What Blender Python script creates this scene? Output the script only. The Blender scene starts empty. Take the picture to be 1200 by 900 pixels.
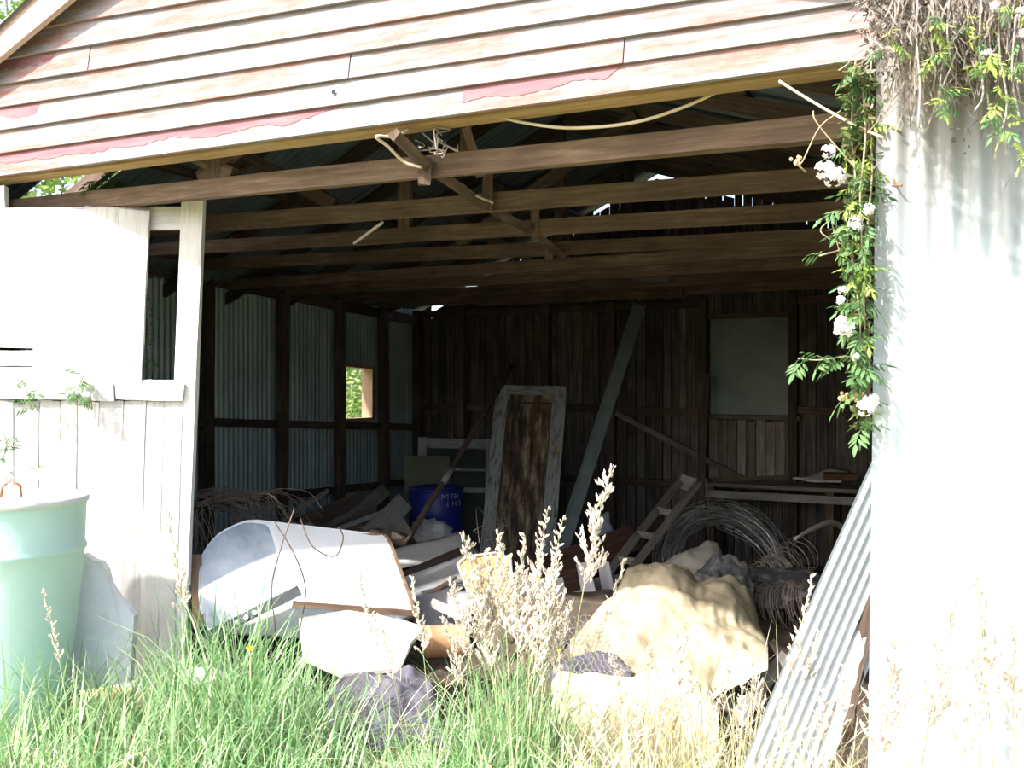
import bpy, math, random
from mathutils import Vector, Matrix, noise
random.seed(7)
R = random.uniform
C = bpy.context.scene.collection
S = bpy.context.scene

# ---------------------------------------------------------------- camera, light, exposure
EYE = 1.75; TH = math.radians(27.5); F = 1150.0
cam = bpy.data.cameras.new('camera'); cam.sensor_width = 36; cam.lens = 36*F/1200; cam.clip_start = .05
co = bpy.data.objects.new('camera', cam); C.objects.link(co)
co.location = (0, 0, EYE); co.rotation_euler = (math.radians(90), 0, TH)
S.camera = co
w = bpy.data.worlds.new('sky'); S.world = w; w.use_nodes = True
wn = w.node_tree; bg = wn.nodes['Background']
sk = wn.nodes.new('ShaderNodeTexSky'); sk.sky_type = 'NISHITA'; sk.sun_disc = False
sk.sun_elevation = math.radians(46); sk.sun_rotation = math.radians(210); sk.dust_density = 4; sk.air_density = 1; sk.ozone_density = 1
wn.links.new(sk.outputs[0], bg.inputs[0]); bg.inputs[1].default_value = .32
sl = bpy.data.lights.new('sun', 'SUN'); sl.energy = 5.5; sl.angle = math.radians(1.5); sl.color = (1, .98, .95)
so = bpy.data.objects.new('sun', sl); C.objects.link(so)
so.rotation_euler = (-Vector((-.31, -.63, .66))).to_track_quat('-Z', 'Y').to_euler()
so.location = (-4, -6, 9)
S.view_settings.view_transform = 'Standard'; S.view_settings.look = 'None'
S.view_settings.exposure = .95; S.view_settings.gamma = 1

# ---------------------------------------------------------------- helpers
FW = Vector((-math.sin(TH), math.cos(TH), 0)); RT = Vector((math.cos(TH), math.sin(TH), 0)); UP = Vector((0, 0, 1))
CAM = Vector((0, 0, EYE))
def at(x, y, d): return CAM + d*(FW + RT*((x-600)/F) + UP*((450-y)/F))
def ray(x, y): return FW + RT*((x-600)/F) + UP*((450-y)/F)
def onv(x, y, v): r = ray(x, y); return CAM + r*(v/r.y)
def onu(x, y, u): r = ray(x, y); return CAM + r*(u/r.x)
def onz(x, y, z): r = ray(x, y); return CAM + r*((z-EYE)/r.z)

class MB:
    def __init__(s): s.v = []; s.f = []; s.c = []
    def add(s, vs, fs, col=None):
        n = len(s.v); s.v += [Vector(a) for a in vs]; s.f += [tuple(i+n for i in f) for f in fs]
        s.c += [col or (1, 1, 1)]*len(fs); return s
    def box(s, c, ax, ay, az, col=None):
        c = Vector(c); ax = Vector(ax); ay = Vector(ay); az = Vector(az)
        vs = [c+ax*i+ay*j+az*k for i in (-1, 1) for j in (-1, 1) for k in (-1, 1)]
        return s.add(vs, [(0,1,3,2),(4,6,7,5),(0,4,5,1),(2,3,7,6),(0,2,6,4),(1,5,7,3)], col)
    def tube(s, pts, r, n=6, col=None, cap=True):
        pts = [Vector(p) for p in pts]; rs = r if isinstance(r, (list, tuple)) else [r]*len(pts)
        vs = []; prev = None
        for i, p in enumerate(pts):
            t = (pts[min(i+1, len(pts)-1)]-pts[max(i-1, 0)])
            if t.length < 1e-9: t = Vector((0, 0, 1))
            t.normalize()
            a = prev - t*prev.dot(t) if prev is not None else t.orthogonal()
            if a.length < 1e-6: a = t.orthogonal()
            a.normalize(); prev = a; b = t.cross(a)
            vs += [p+(a*math.cos(2*math.pi*k/n)+b*math.sin(2*math.pi*k/n))*rs[i] for k in range(n)]
        fs = [(i*n+k, i*n+(k+1)%n, (i+1)*n+(k+1)%n, (i+1)*n+k) for i in range(len(pts)-1) for k in range(n)]
        if cap: fs += [tuple(range(n))[::-1], tuple((len(pts)-1)*n+k for k in range(n))]
        return s.add(vs, fs, col)
    def lathe(s, prof, c=(0, 0, 0), n=32, ax=None, col=None):
        c = Vector(c); z = Vector(ax).normalized() if ax is not None else Vector((0, 0, 1)); x = z.orthogonal().normalized(); y = z.cross(x)
        vs = []
        for (r, h) in prof: vs += [c+z*h+(x*math.cos(2*math.pi*k/n)+y*math.sin(2*math.pi*k/n))*r for k in range(n)]
        fs = [(i*n+k, i*n+(k+1)%n, (i+1)*n+(k+1)%n, (i+1)*n+k) for i in range(len(prof)-1) for k in range(n)]
        return s.add(vs, fs, col)
    def grid(s, fn, nu, nv, col=None):
        vs = [fn(i/nu, j/nv) for j in range(nv+1) for i in range(nu+1)]
        fs = [(j*(nu+1)+i, j*(nu+1)+i+1, (j+1)*(nu+1)+i+1, (j+1)*(nu+1)+i) for j in range(nv) for i in range(nu)]
        return s.add(vs, fs, col)
    def plate(s, poly, th, nrm=None, col=None):
        poly = [Vector(p) for p in poly]; n = len(poly)
        if nrm is None: nrm = (poly[1]-poly[0]).cross(poly[2]-poly[0])
        nrm = Vector(nrm).normalized()
        if nrm.dot(CAM-poly[0]) < 0: nrm = -nrm
        bk = [p-nrm*th for p in poly]
        fs = [tuple(range(n)), tuple(range(n, 2*n))[::-1]]+[(i, n+i, n+(i+1)%n, (i+1)%n) for i in range(n)]
        return s.add(poly+bk, fs, col)
    def blob(s, c, r, n=8, m=6, amp=.25, sc=3, col=None):
        c = Vector(c); r = Vector(r) if not isinstance(r, (int, float)) else Vector((r, r, r)); vs = []; fs = []
        for j in range(m+1):
            for i in range(n):
                a = 2*math.pi*i/n; b = math.pi*j/m
                d = Vector((math.sin(b)*math.cos(a), math.sin(b)*math.sin(a), math.cos(b)))
                k = 1+amp*noise.noise(d*sc+c*7)
                vs.append(c+Vector((d.x*r.x, d.y*r.y, d.z*r.z))*k)
        for j in range(m):
            for i in range(n): fs.append((j*n+i, (j+1)*n+i, (j+1)*n+(i+1)%n, j*n+(i+1)%n))
        return s.add(vs, fs, col)
    def mesh(s, name, off=Vector((0, 0, 0)), smooth=False, mat=None):
        me = bpy.data.meshes.new(name)
        me.from_pydata([v-off for v in s.v], [], s.f)
        if mat: me.materials.append(mat)
        if any(c != (1, 1, 1) for c in s.c):
            ca = me.color_attributes.new('Col', 'FLOAT_COLOR', 'CORNER'); i = 0
            buf = []
            for f, c in zip(s.f, s.c): buf += [c[0], c[1], c[2], 1.0]*len(f)
            ca.data.foreach_set('color', buf)
        if smooth: me.polygons.foreach_set('use_smooth', [True]*len(me.polygons))
        me.validate(); me.update(); return me

ORG = {}
def org(o): return ORG.get(o.name, Vector((0, 0, 0))) if o is not None else Vector((0, 0, 0))
def tag(o, label=None, cat=None, group=None, kind=None):
    if label: o['label'] = label
    if cat: o['category'] = cat
    if group: o['group'] = group
    if kind: o['kind'] = kind
    return o
def thing(name, loc, label, cat, group=None):
    o = bpy.data.objects.new(name, None); C.objects.link(o); o.location = loc; o.empty_display_size = .1
    ORG[o.name] = Vector(loc); return tag(o, label, cat, group)
def setting(name, loc=(0, 0, 0)):
    o = bpy.data.objects.new(name, None); C.objects.link(o); o.location = loc; ORG[o.name] = Vector(loc); o['kind'] = 'structure'; return o
def obj(name, mb, mat, parent=None, smooth=False, label=None, kind=None):
    """world-space builder -> one mesh object (child of parent, or top level with its origin at its base)"""
    if parent is not None: off = org(parent)
    else:
        xs = [v.x for v in mb.v]; ys = [v.y for v in mb.v]; zs = [v.z for v in mb.v]
        off = Vector(((min(xs)+max(xs))/2, (min(ys)+max(ys))/2, min(zs)))
    o = bpy.data.objects.new(name, mb.mesh(name, off, smooth, mat)); C.objects.link(o)
    if parent is not None: o.parent = parent
    else: o.location = off
    ORG[o.name] = off
    if label: o['label'] = label
    if kind: o['kind'] = kind
    return o
def top(name, mb, mat, label, cat, group=None, smooth=False, kind=None):
    return tag(obj(name, mb, mat, None, smooth), label, cat, group, kind)
def inst(name, me, parent, M, label=None):
    o = bpy.data.objects.new(name, me); C.objects.link(o)
    o.parent = parent; M = M.copy(); M.translation = M.translation-org(parent); o.matrix_basis = M
    ORG[o.name] = org(parent)
    if label: o['label'] = label
    return o
def frame(o, x, z):
    x = Vector(x).normalized(); z = Vector(z); z = (z-x*z.dot(x)).normalized(); y = z.cross(x)
    M = Matrix((x, y, z)).transposed().to_4x4(); M.translation = Vector(o); return M
def plank_mesh(L, wd, h, jag=.0, wob=.0, seg=6):
    mb = MB(); vs = []
    for i in range(seg+1):
        x = L*i/seg
        for (j, k) in ((-1, -1), (1, -1), (1, 1), (-1, 1)):
            e = (R(-jag, jag) if i in (0, seg) else 0)
            vs.append((x+e, j*wd/2+R(-wob, wob), k*h/2+R(-wob, wob)*.4))
    fs = [(i*4+k, i*4+(k+1)%4, (i+1)*4+(k+1)%4, (i+1)*4+k) for i in range(seg) for k in range(4)]
    fs += [(3, 2, 1, 0), tuple(seg*4+k for k in range(4))]
    return mb.add(vs, fs)
def plank(name, a, b, wd, h, mat, parent=None, face=None, jag=.006, wob=.002, seg=6, label=None):
    """timber from a to b; grain along local X; 'face' is the direction its broad face looks"""
    a = Vector(a); b = Vector(b)
    M = frame(a, b-a, face if face is not None else (CAM-a))
    me = plank_mesh((b-a).length, wd, h, jag, wob, seg).mesh(name, mat=mat)
    if parent is not None: return inst(name, me, parent, M, label)
    o = bpy.data.objects.new(name, me); C.objects.link(o); o.matrix_world = M; ORG[o.name] = a
    return o
def topplank(name, a, b, wd, h, mat, label, cat, group=None, **k):
    return tag(plank(name, a, b, wd, h, mat, None, **k), label, cat, group)
def corr(W, H, pitch=.076, amp=.009, ny=1, seg=6, bend=0, jag=0):
    """corrugated sheet: local X across the ribs, Z along them"""
    mb = MB(); nx = max(6, int(W/pitch*seg))
    def fn(a, b):
        x = a*W; z = b*H
        if b in (0, 1): z += jag*noise.noise(Vector((x*6, H, 3)))
        return Vector((x, amp*math.sin(2*math.pi*x/pitch)+bend*math.sin(math.pi*b)+.3*bend*math.sin(math.pi*a), z))
    return mb.grid(fn, nx, ny)

def curve(pts, n=8):
    pts = [Vector(p) for p in pts]; out = []
    P = [pts[0]*2-pts[1]]+pts+[pts[-1]*2-pts[-2]]
    for i in range(1, len(P)-2):
        for k in range(n):
            t = k/n; a, b, c, d = P[i-1], P[i], P[i+1], P[i+2]
            out.append(.5*((2*b)+(c-a)*t+(2*a-5*b+4*c-d)*t*t+(3*b-a-3*c+d)*t**3))
    return out+[pts[-1]]

# ---------------------------------------------------------------- materials
def newmat(name, rough=.8, spec=.3, metal=0):
    m = bpy.data.materials.new(name); m.use_nodes = True; nt = m.node_tree; p = nt.nodes['Principled BSDF']
    p.inputs['Roughness'].default_value = rough; p.inputs['Metallic'].default_value = metal; p.inputs['Specular IOR Level'].default_value = spec
    return m, nt, p
def coords(nt, scale=(1, 1, 1), rnd=True):
    N = nt.nodes; L = nt.links
    tc = N.new('ShaderNodeTexCoord'); mp = N.new('ShaderNodeMapping'); mp.inputs['Scale'].default_value = scale
    if rnd:
        oi = N.new('ShaderNodeObjectInfo'); ml = N.new('ShaderNodeMath'); ml.operation = 'MULTIPLY'; ml.inputs[1].default_value = 37
        ad = N.new('ShaderNodeVectorMath'); L.new(oi.outputs['Random'], ml.inputs[0]); L.new(tc.outputs['Object'], ad.inputs[0]); L.new(ml.outputs[0], ad.inputs[1])
        L.new(ad.outputs[0], mp.inputs[0])
    else: L.new(tc.outputs['Object'], mp.inputs[0])
    return mp.outputs[0]
def nz(nt, vec, scale, detail=5, rough=.6):
    n = nt.nodes.new('ShaderNodeTexNoise'); n.inputs['Scale'].default_value = scale; n.inputs['Detail'].default_value = detail; n.inputs['Roughness'].default_value = rough
    nt.links.new(vec, n.inputs['Vector']); return n.outputs['Fac']
def ramp(nt, fac, stops):
    r = nt.nodes.new('ShaderNodeValToRGB'); nt.links.new(fac, r.inputs[0]); e = r.color_ramp.elements
    while len(e) < len(stops): e.new(.5)
    for q, (p, c) in zip(e, stops): q.position = p; q.color = (c, c, c, 1) if isinstance(c, (int, float)) else (*c, 1)
    return r.outputs[0]
def mix(nt, fac, a, b, mode='MIX'):
    m = nt.nodes.new('ShaderNodeMix'); m.data_type = 'RGBA'; m.blend_type = mode
    for i, s in ((0, fac), (6, a), (7, b)):
        if isinstance(s, (int, float)): m.inputs[i].default_value = s
        elif isinstance(s, tuple): m.inputs[i].default_value = (*s, 1)
        else: nt.links.new(s, m.inputs[i])
    return m.outputs[2]
def bump(nt, p, h, st=.3, dist=.01):
    b = nt.nodes.new('ShaderNodeBump'); b.inputs['Strength'].default_value = st; b.inputs['Distance'].default_value = dist
    nt.links.new(h, b.inputs['Height']); nt.links.new(b.outputs[0], p.inputs['Normal'])
def setc(nt, p, c): nt.links.new(c, p.inputs['Base Color'])
def wood(name, dark, mid, light, st=(2, 30, 30), rough=.85):
    m, nt, p = newmat(name, rough, .15); v = coords(nt, st); f = nz(nt, v, 1.6, 7, .7)
    g = ramp(nt, f, [(.25, dark), (.5, mid), (.75, light)])
    big = nz(nt, coords(nt, (1, 1, 1)), 2.2, 3)
    g2 = mix(nt, ramp(nt, big, [(.35, .55), (.65, 0.0)]), g, dark)
    oi = nt.nodes.new('ShaderNodeObjectInfo'); vv = ramp(nt, oi.outputs['Random'], [(0, .62), (1, 1.2)])
    setc(nt, p, mix(nt, 1.0, g2, vv, 'MULTIPLY')); bump(nt, p, f, .4, .004); return m
def mottled(name, stops, scale=6, st=(1, 1, 1), rough=.7, spec=.3, metal=0, detail=6, bs=.15, extra=None, rnd=True):
    m, nt, p = newmat(name, rough, spec, metal); v = coords(nt, st, rnd); f = nz(nt, v, scale, detail)
    c = ramp(nt, f, stops)
    for (sc, lo, hi, col) in (extra or []):
        c = mix(nt, ramp(nt, nz(nt, v, sc, 6, .65), [(lo, 0), (hi, 1)]), c, col)
    setc(nt, p, c)
    if bs: bump(nt, p, f, bs, .01)
    return m
def vcol(name, rough=.6, spec=.3, trans=0, mul=1.0):
    m, nt, p = newmat(name, rough, spec); a = nt.nodes.new('ShaderNodeVertexColor'); a.layer_name = 'Col'
    setc(nt, p, a.outputs[0])
    if trans:
        t = nt.nodes.new('ShaderNodeBsdfTranslucent'); nt.links.new(a.outputs[0], t.inputs[0])
        ms = nt.nodes.new('ShaderNodeMixShader'); ms.inputs[0].default_value = trans
        out = nt.nodes['Material Output']; nt.links.new(p.outputs[0], ms.inputs[1]); nt.links.new(t.outputs[0], ms.inputs[2]); nt.links.new(ms.outputs[0], out.inputs[0])
    return m
def leafmat(name, stops, trans=.35):
    m, nt, p = newmat(name, .5, .3); c = ramp(nt, nz(nt, coords(nt), 9, 2), stops); setc(nt, p, c)
    t = nt.nodes.new('ShaderNodeBsdfTranslucent'); nt.links.new(c, t.inputs[0])
    ms = nt.nodes.new('ShaderNodeMixShader'); ms.inputs[0].default_value = trans
    nt.links.new(p.outputs[0], ms.inputs[1]); nt.links.new(t.outputs[0], ms.inputs[2]); nt.links.new(ms.outputs[0], nt.nodes['Material Output'].inputs[0])
    return m

# weathered weatherboard paint: pale bare grey, chalky white, red-pink remains in long streaks
def paint_mat():
    m, nt, p = newmat('weathered_paint', .8, .2)
    v = coords(nt, (1.1, 3, 9)); v2 = coords(nt, (4, 30, 40))
    grain = nz(nt, v2, 1.5, 6, .7)
    base = ramp(nt, grain, [(.3, (.14, .135, .14)), (.5, (.225, .215, .217)), (.72, (.32, .31, .307))])
    red = ramp(nt, nz(nt, coords(nt, (10, 30, 40)), 2, 4), [(.3, (.235, .10, .08)), (.7, (.31, .16, .13))])
    pk = ramp(nt, nz(nt, v, 1.5, 8, .72), [(.47, 0), (.60, .92)])
    c = mix(nt, pk, base, red)
    c = mix(nt, ramp(nt, nz(nt, coords(nt, (.8, 3, 7)), 1.3, 5), [(.55, 0), (.7, .7)]), c, (.235, .22, .235))
    setc(nt, p, c); bump(nt, p, grain, .35, .004); return m
M_paint = paint_mat()
M_redband = mottled('purple_red_paint', [(.3, (.185, .08, .09)), (.7, (.26, .14, .15))], 4, (1, 8, 8), .8, .2)
M_lintel = wood('lintel_wood', (.26, .16, .07), (.46, .32, .16), (.58, .43, .24))
M_barge = wood('faded_barge_paint', (.42, .26, .22), (.58, .45, .40), (.66, .58, .54))
M_white = wood('whitewashed_wood', (.36, .34, .33), (.62, .60, .58), (.74, .73, .71), (1.4, 18, 18))
M_beam = wood('brown_tie_beam', (.07, .045, .032), (.165, .115, .08), (.28, .21, .16))
M_dark = wood('dark_old_timber', (.045, .032, .025), (.115, .082, .062), (.20, .155, .12))
M_grey = wood('grey_old_board', (.10, .085, .07), (.24, .21, .18), (.38, .35, .31))
M_pale = wood('pale_driftwood_board', (.22, .20, .18), (.40, .37, .34), (.55, .52, .48))
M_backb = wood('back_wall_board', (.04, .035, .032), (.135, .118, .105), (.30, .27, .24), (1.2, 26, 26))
M_iron = mottled('galvanised_iron', [(.3, (.27, .34, .355)), (.6, (.43, .51, .52)), (.8, (.53, .59, .59))], 3, (1, 1, .5), .5, .5, .35, 6, .05, [(5, .66, .8, (.22, .14, .09))])
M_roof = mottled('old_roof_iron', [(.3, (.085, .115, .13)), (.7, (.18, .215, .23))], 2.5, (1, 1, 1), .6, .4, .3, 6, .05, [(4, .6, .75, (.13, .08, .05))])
M_ironw = mottled('pale_zinc_sheet', [(.3, (.30, .35, .375)), (.55, (.42, .47, .495)), (.8, (.52, .56, .58))], 3, (2, 2, .5), .55, .4, .15, 7, .06, [(4, .66, .78, (.36, .34, .30))])
def jamb_mat():      # zinc sheet, streaked darker grey-brown along its upper third
    m, nt, p = newmat('dark_topped_zinc_sheet', .6, .35, .1); v = coords(nt, (2, 2, .5)); f = nz(nt, v, 3, 7)
    c = ramp(nt, f, [(.3, (.30, .35, .38)), (.55, (.42, .475, .50)), (.8, (.52, .56, .58))])
    tc = nt.nodes.new('ShaderNodeTexCoord'); sx = nt.nodes.new('ShaderNodeSeparateXYZ'); nt.links.new(tc.outputs['Object'], sx.inputs[0])
    n2 = nz(nt, coords(nt, (9, 9, .9)), 1.6, 6, .7); ad = nt.nodes.new('ShaderNodeMath'); ad.operation = 'MULTIPLY_ADD'; ad.inputs[1].default_value = .9
    nt.links.new(n2, ad.inputs[0]); nt.links.new(sx.outputs['Z'], ad.inputs[2])
    st = ramp(nt, ad.outputs[0], [(0, 0), (1, 1)]); mr = nt.nodes.new('ShaderNodeMapRange'); nt.links.new(ad.outputs[0], mr.inputs[0])
    mr.inputs[1].default_value = 2.25; mr.inputs[2].default_value = 3.15; mr.inputs[3].default_value = 0; mr.inputs[4].default_value = .85
    setc(nt, p, mix(nt, mr.outputs[0], c, (.165, .15, .135))); bump(nt, p, f, .06, .01); return m
M_jamb = jamb_mat()
M_dirt = mottled('shed_dirt', [(.3, (.035, .028, .022)), (.55, (.09, .07, .055)), (.8, (.19, .16, .125))], 5, (1, 1, 1), .95, .1, 0, 8, .6)
M_ground = mottled('dry_grassy_ground', [(.3, (.16, .17, .06)), (.55, (.34, .32, .16)), (.8, (.55, .50, .32))], 7, (1, 1, 1), .95, .1, 0, 8, .6)
M_rust = mottled('rust', [(.3, (.16, .06, .03)), (.6, (.32, .15, .07)), (.8, (.45, .26, .14))], 9, rough=.85)
M_wire = mottled('dull_wire', [(.3, (.22, .21, .20)), (.7, (.42, .42, .41))], 9, rough=.45, spec=.5, metal=.6, bs=0)
M_wirer = mottled('rusty_wire', [(.3, (.20, .15, .11)), (.7, (.36, .31, .26))], 9, rough=.6, spec=.4, metal=.3, bs=0)
M_cable = mottled('pale_cable', [(.3, (.42, .36, .24)), (.7, (.58, .50, .36))], 9, rough=.6, bs=0)
M_black = mottled('black_hole', [(.3, (.01, .01, .01)), (.7, (.02, .018, .016))], 9, bs=0)

# ---------------------------------------------------------------- shed shell
V0 = 3.2; VB = 9.62; UL = -6.25; RIDGE = -3.34
def roofz(u): return 3.93-(RIDGE-u)*.465 if u < RIDGE else 3.93-(u-RIDGE)*.335
# ground and floor (heightfields)
def gz(x, y):
    z = .10+.20*max(0, min(1, (-x-3.2)/1.2))*max(0, min(1, (5-y)/1.5))
    return z+.03*noise.noise(Vector((x*1.3, y*1.3, 0)))
g = MB(); g.grid(lambda a, b: Vector((-16+24*a, -3+ (V0+.25+3)*b, gz(-16+24*a, -3+(V0+3.25)*b))), 72, 24)
og = obj('ground', g, M_ground, None, True); og['kind'] = 'structure'
def fz(x, y):
    m = math.exp(-((x+2.6)/1.5)**2-((y-5.1)/1.1)**2)*.22
    f = .10*max(0, 1-(y-V0)/1.2)
    m += .30*math.exp(-((x+2.0)/1.0)**4-((y-5.7)/.7)**4)
    return m+f+.03*noise.noise(Vector((x*6, y*6, 2)))+.035*noise.noise(Vector((x*2, y*2, 4)))
g = MB(); g.grid(lambda a, b: Vector((UL-.1+6.3*a, V0+.2+(VB-V0-.15)*b, fz(UL-.1+6.3*a, V0+.2+(VB-V0-.15)*b))), 110, 110)
of = obj('floor', g, M_dirt, None, True); of['kind'] = 'structure'
g = MB(); g.grid(lambda a, b: Vector((UL-14+13.9*a, V0+.25+14*b, .05*noise.noise(Vector((a*20, b*20, 1))))), 20, 20)
o = obj('ground', g, M_ground, None, True); o['kind'] = 'structure'
g = MB(); g.grid(lambda a, b: Vector((UL-.1+14*a, VB+.1+12*b, .05*noise.noise(Vector((a*20, b*20, 2))))), 20, 16)
o = obj('ground', g, M_ground, None, True); o['kind'] = 'structure'

# --- front gable: weatherboards
wf = setting('wall_front', (-2.6, V0, 2.7))
lines = [(208, 101), (182, 67), (155, 36), (128, 5), (102, -27), (73, -60)]
zz = [(onv(0, a, V0).z, onv(800, b, V0).z) for a, b in lines]
xa, xb = onv(0, 200, V0).x, onv(800, 100, V0).x
dl = (zz[5][0]-zz[4][0], zz[5][1]-zz[4][1])
while len(zz) < 13: zz.append((zz[-1][0]+dl[0], zz[-1][1]+dl[1]))
def lz(i, u): a, b = zz[i]; return a+(b-a)*(u-xa)/(xb-xa)
joints = {1: [onv(733, 60, V0).x], 2: [onv(413, 80, V0).x], 4: [-3.9], 5: [-2.2], 7: [-3.0]}
for i in range(12):
    def ends(k):      # where this lap line meets the roof slopes
        u0, u1 = -6.5, .30
        while lz(k, u0) > roofz(u0)+.03 and u0 < RIDGE: u0 += .01
        while lz(k, u1) > roofz(u1)+.08 and u1 > RIDGE: u1 -= .01
        return u0, u1
    (b0_, b1_), (t0_, t1_) = ends(i), ends(i+1)
    if b1_-b0_ < .3: break
    if t1_ < t0_: t0_ = t1_ = RIDGE
    js = [j for j in joints.get(i, []) if t0_ < j < t1_]
    cuts = [(b0_, t0_)]+[(j, j) for j in js]+[(b1_, t1_)]
    for k in range(len(cuts)-1):
        g_ = .004 if k else 0
        mb = MB(); n = 10; vs = []
        dy = R(-.003, .003)
        for s_ in range(n+1):
            f_ = s_/n; u = cuts[k][0]+g_+(cuts[k+1][0]-cuts[k][0]-g_)*f_; ut = cuts[k][1]+g_+(cuts[k+1][1]-cuts[k][1]-g_)*f_
            zb = lz(i, u)+.0015*noise.noise(Vector((u*3, i, 0))); zt = lz(i+1, ut)+.02
            vs += [(u, V0-.030+dy, zb), (ut, V0-.008+dy, zt), (ut, V0, zt), (u, V0-.004, zb)]
        fs = [(a*4+b, a*4+(b+1)%4, (a+1)*4+(b+1)%4, (a+1)*4+b) for a in range(n) for b in range(4)]+[(3, 2, 1, 0), tuple(n*4+b for b in range(4))]
        mb.add(vs, fs); obj('weatherboard', mb, M_paint, wf)
# remains of purple-red paint just under the laps
for (x0, x1, y0, y1, i) in ((0, 413, 182, 122, 1), (545, 732, 106, 80, 1), (0, 70, 76, 62, 5), (0, 52, 128, 120, 3)):
    u0, u1 = onv(x0, 100, V0).x-(1 if x0 == 0 and i == 1 else 0), onv(x1, 100, V0).x
    mb = MB()
    def bnd(a, b, i=i, u0=u0, u1=u1):
        u = u0+(u1-u0)*a; z1 = lz(i, u)+.004; hgt = (.055+.03*noise.noise(Vector((u*4, i, 9)))+.012*noise.noise(Vector((u*23, i, 9))))*min(1, (1-a)*9+.05)
        z = z1-hgt*(1-b); t = (z-lz(i-1, u))/(lz(i, u)+.02-lz(i-1, u))
        return Vector((u, V0-.0335+.022*t, z))
    mb.grid(bnd, 160, 1); obj('paint_remnant', mb, M_redband, wf)
mb = MB(); k = onv(391, 108, V0-.03); mb.lathe([(0, 0), (.008, 0), (.009, .002)], k, 12, (0, -1, 0)); obj('knot_hole', mb, M_black, wf)
plank('lintel', (-6.4, V0+.06, lz(0, -6.4)+.07), (.15, V0+.06, lz(0, .15)+.07), .10, .16, M_lintel, wf, face=(0, 0, 1), wob=.002, seg=14)
# rake board and outer posts
a0, a1 = onv(-60, 102, V0-.1), onv(90, -26, V0-.1)
dr = (a1-a0); dr.normalize()
plank('barge_board', a0-dr*2.0, a0+dr*1.9, .16, .03, M_barge, wf, face=(0, -1, 0), seg=12)
plank('post', (-4.86, V0+.07, 0), (-4.82, V0+.07, 2.78), .12, .12, M_white, wf, face=(0, -1, 0))
plank('post', (-.30, V0+.07, 0), (-.30, V0+.07, 2.75), .10, .10, M_grey, wf, face=(0, -1, 0))
for k in range(2):
    inst('corrugated_sheet', corr(.84, 2.85).mesh('sheet', mat=M_ironw, smooth=True), wf, Matrix.Translation((-6.45+.8*k, V0-.012-.004*k, 0)))
# jamb sheet at the right of the opening: two lapped corrugated sheets
for k, (x0, wdt) in enumerate(((-.415, .70), (.24, .76))):
    me = corr(wdt, 2.95, .076, .010, 14, 8, bend=.012).mesh('jamb_sheet', mat=M_jamb, smooth=True)
    M = Matrix.Translation((x0-.012, V0-.045-.006*k, 0)) @ Matrix.Rotation(.012, 4, 'Y')
    inst('corrugated_sheet', me, wf, M)
pj = onv(1050, 217, V0-.06)
mb = MB(); mb.tube([pj+Vector((-.008, 0, .02)), pj, pj+Vector((.018, -.012, -.005))], .0035, 6); obj('bent_nail', mb, M_rust, wf)

# --- left wall
wl = setting('wall_left', (UL, 6.4, 0))
def railz(z0, z1, v): return z0+(z1-z0)*(v-6.1)/(8.82-6.1)
posts_v = [3.45, 4.4, 5.32, 6.25, 7.2, 8.09, 8.88, 9.57]
RZ = Matrix.Rotation(math.radians(90), 4, 'Z')
WV0, WV1, WZ0, WZ1 = 8.15, 8.70, 1.37, 1.95
for i in range(len(posts_v)-1):
    v0, v1 = posts_v[i], posts_v[i+1]
    segs = [(v0-.02, v1+.04, 0, 2.68)] if not (v0 < 8.2 < v1) else [(v0-.02, v1+.02, 0, WZ0), (v0-.02, v1+.02, WZ1, 2.68), (WV1, v1+.02, WZ0, WZ1)]
    for (p, q, z0, z1) in segs:
        me = corr(q-p, z1-z0, .062, .009, 1).mesh('wall_sheet', mat=M_iron, smooth=True)
        inst('corrugated_sheet', me, wl, Matrix.Translation((UL-.03-.008*(i % 2), p, z0)) @ RZ)
for v in posts_v:
    plank('post', (UL+.05, v, 0), (UL+.05+R(-.02, .02), v+R(-.02, .02), 2.6), .09, .09, M_dark, wl, face=(1, 0, 0), wob=.004)
for (z0, z1, hh) in ((1.43, 1.29, .07), (.72, .65, .07), (2.66, 2.52, .10)):
    for i in range(len(posts_v)-1):
        p, q = posts_v[i], posts_v[i+1]
        plank('rail', (UL+.03, p+.045, railz(z0, z1, p)), (UL+.03, q-.045, railz(z0, z1, q)), hh, .05, M_dark, wl, face=(1, 0, 0), wob=.003)
# left window opening
win = setting('window_1', (UL, WV0, WZ0)); M_wf = wood('bleached_window_frame', (.20, .12, .07), (.42, .31, .22), (.56, .47, .38))
plank('jamb', (UL-.02, WV1-.02, WZ0), (UL-.02, WV1-.02, WZ1), .14, .04, M_wf, win, face=(0, -1, 0))
plank('jamb', (UL-.02, WV0+.0, WZ0), (UL-.02, WV0+.0, WZ1), .14, .04, M_wf, win, face=(0, 1, 0))
plank('head', (UL-.02, WV0+.02, WZ1), (UL-.02, WV1-.04, WZ1-.02), .14, .04, M_wf, win, face=(0, 0, -1))
plank('sill', (UL-.02, WV0+.02, WZ0), (UL-.02, WV1-.04, WZ0), .14, .04, M_wf, win, face=(0, 0, 1))

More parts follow.
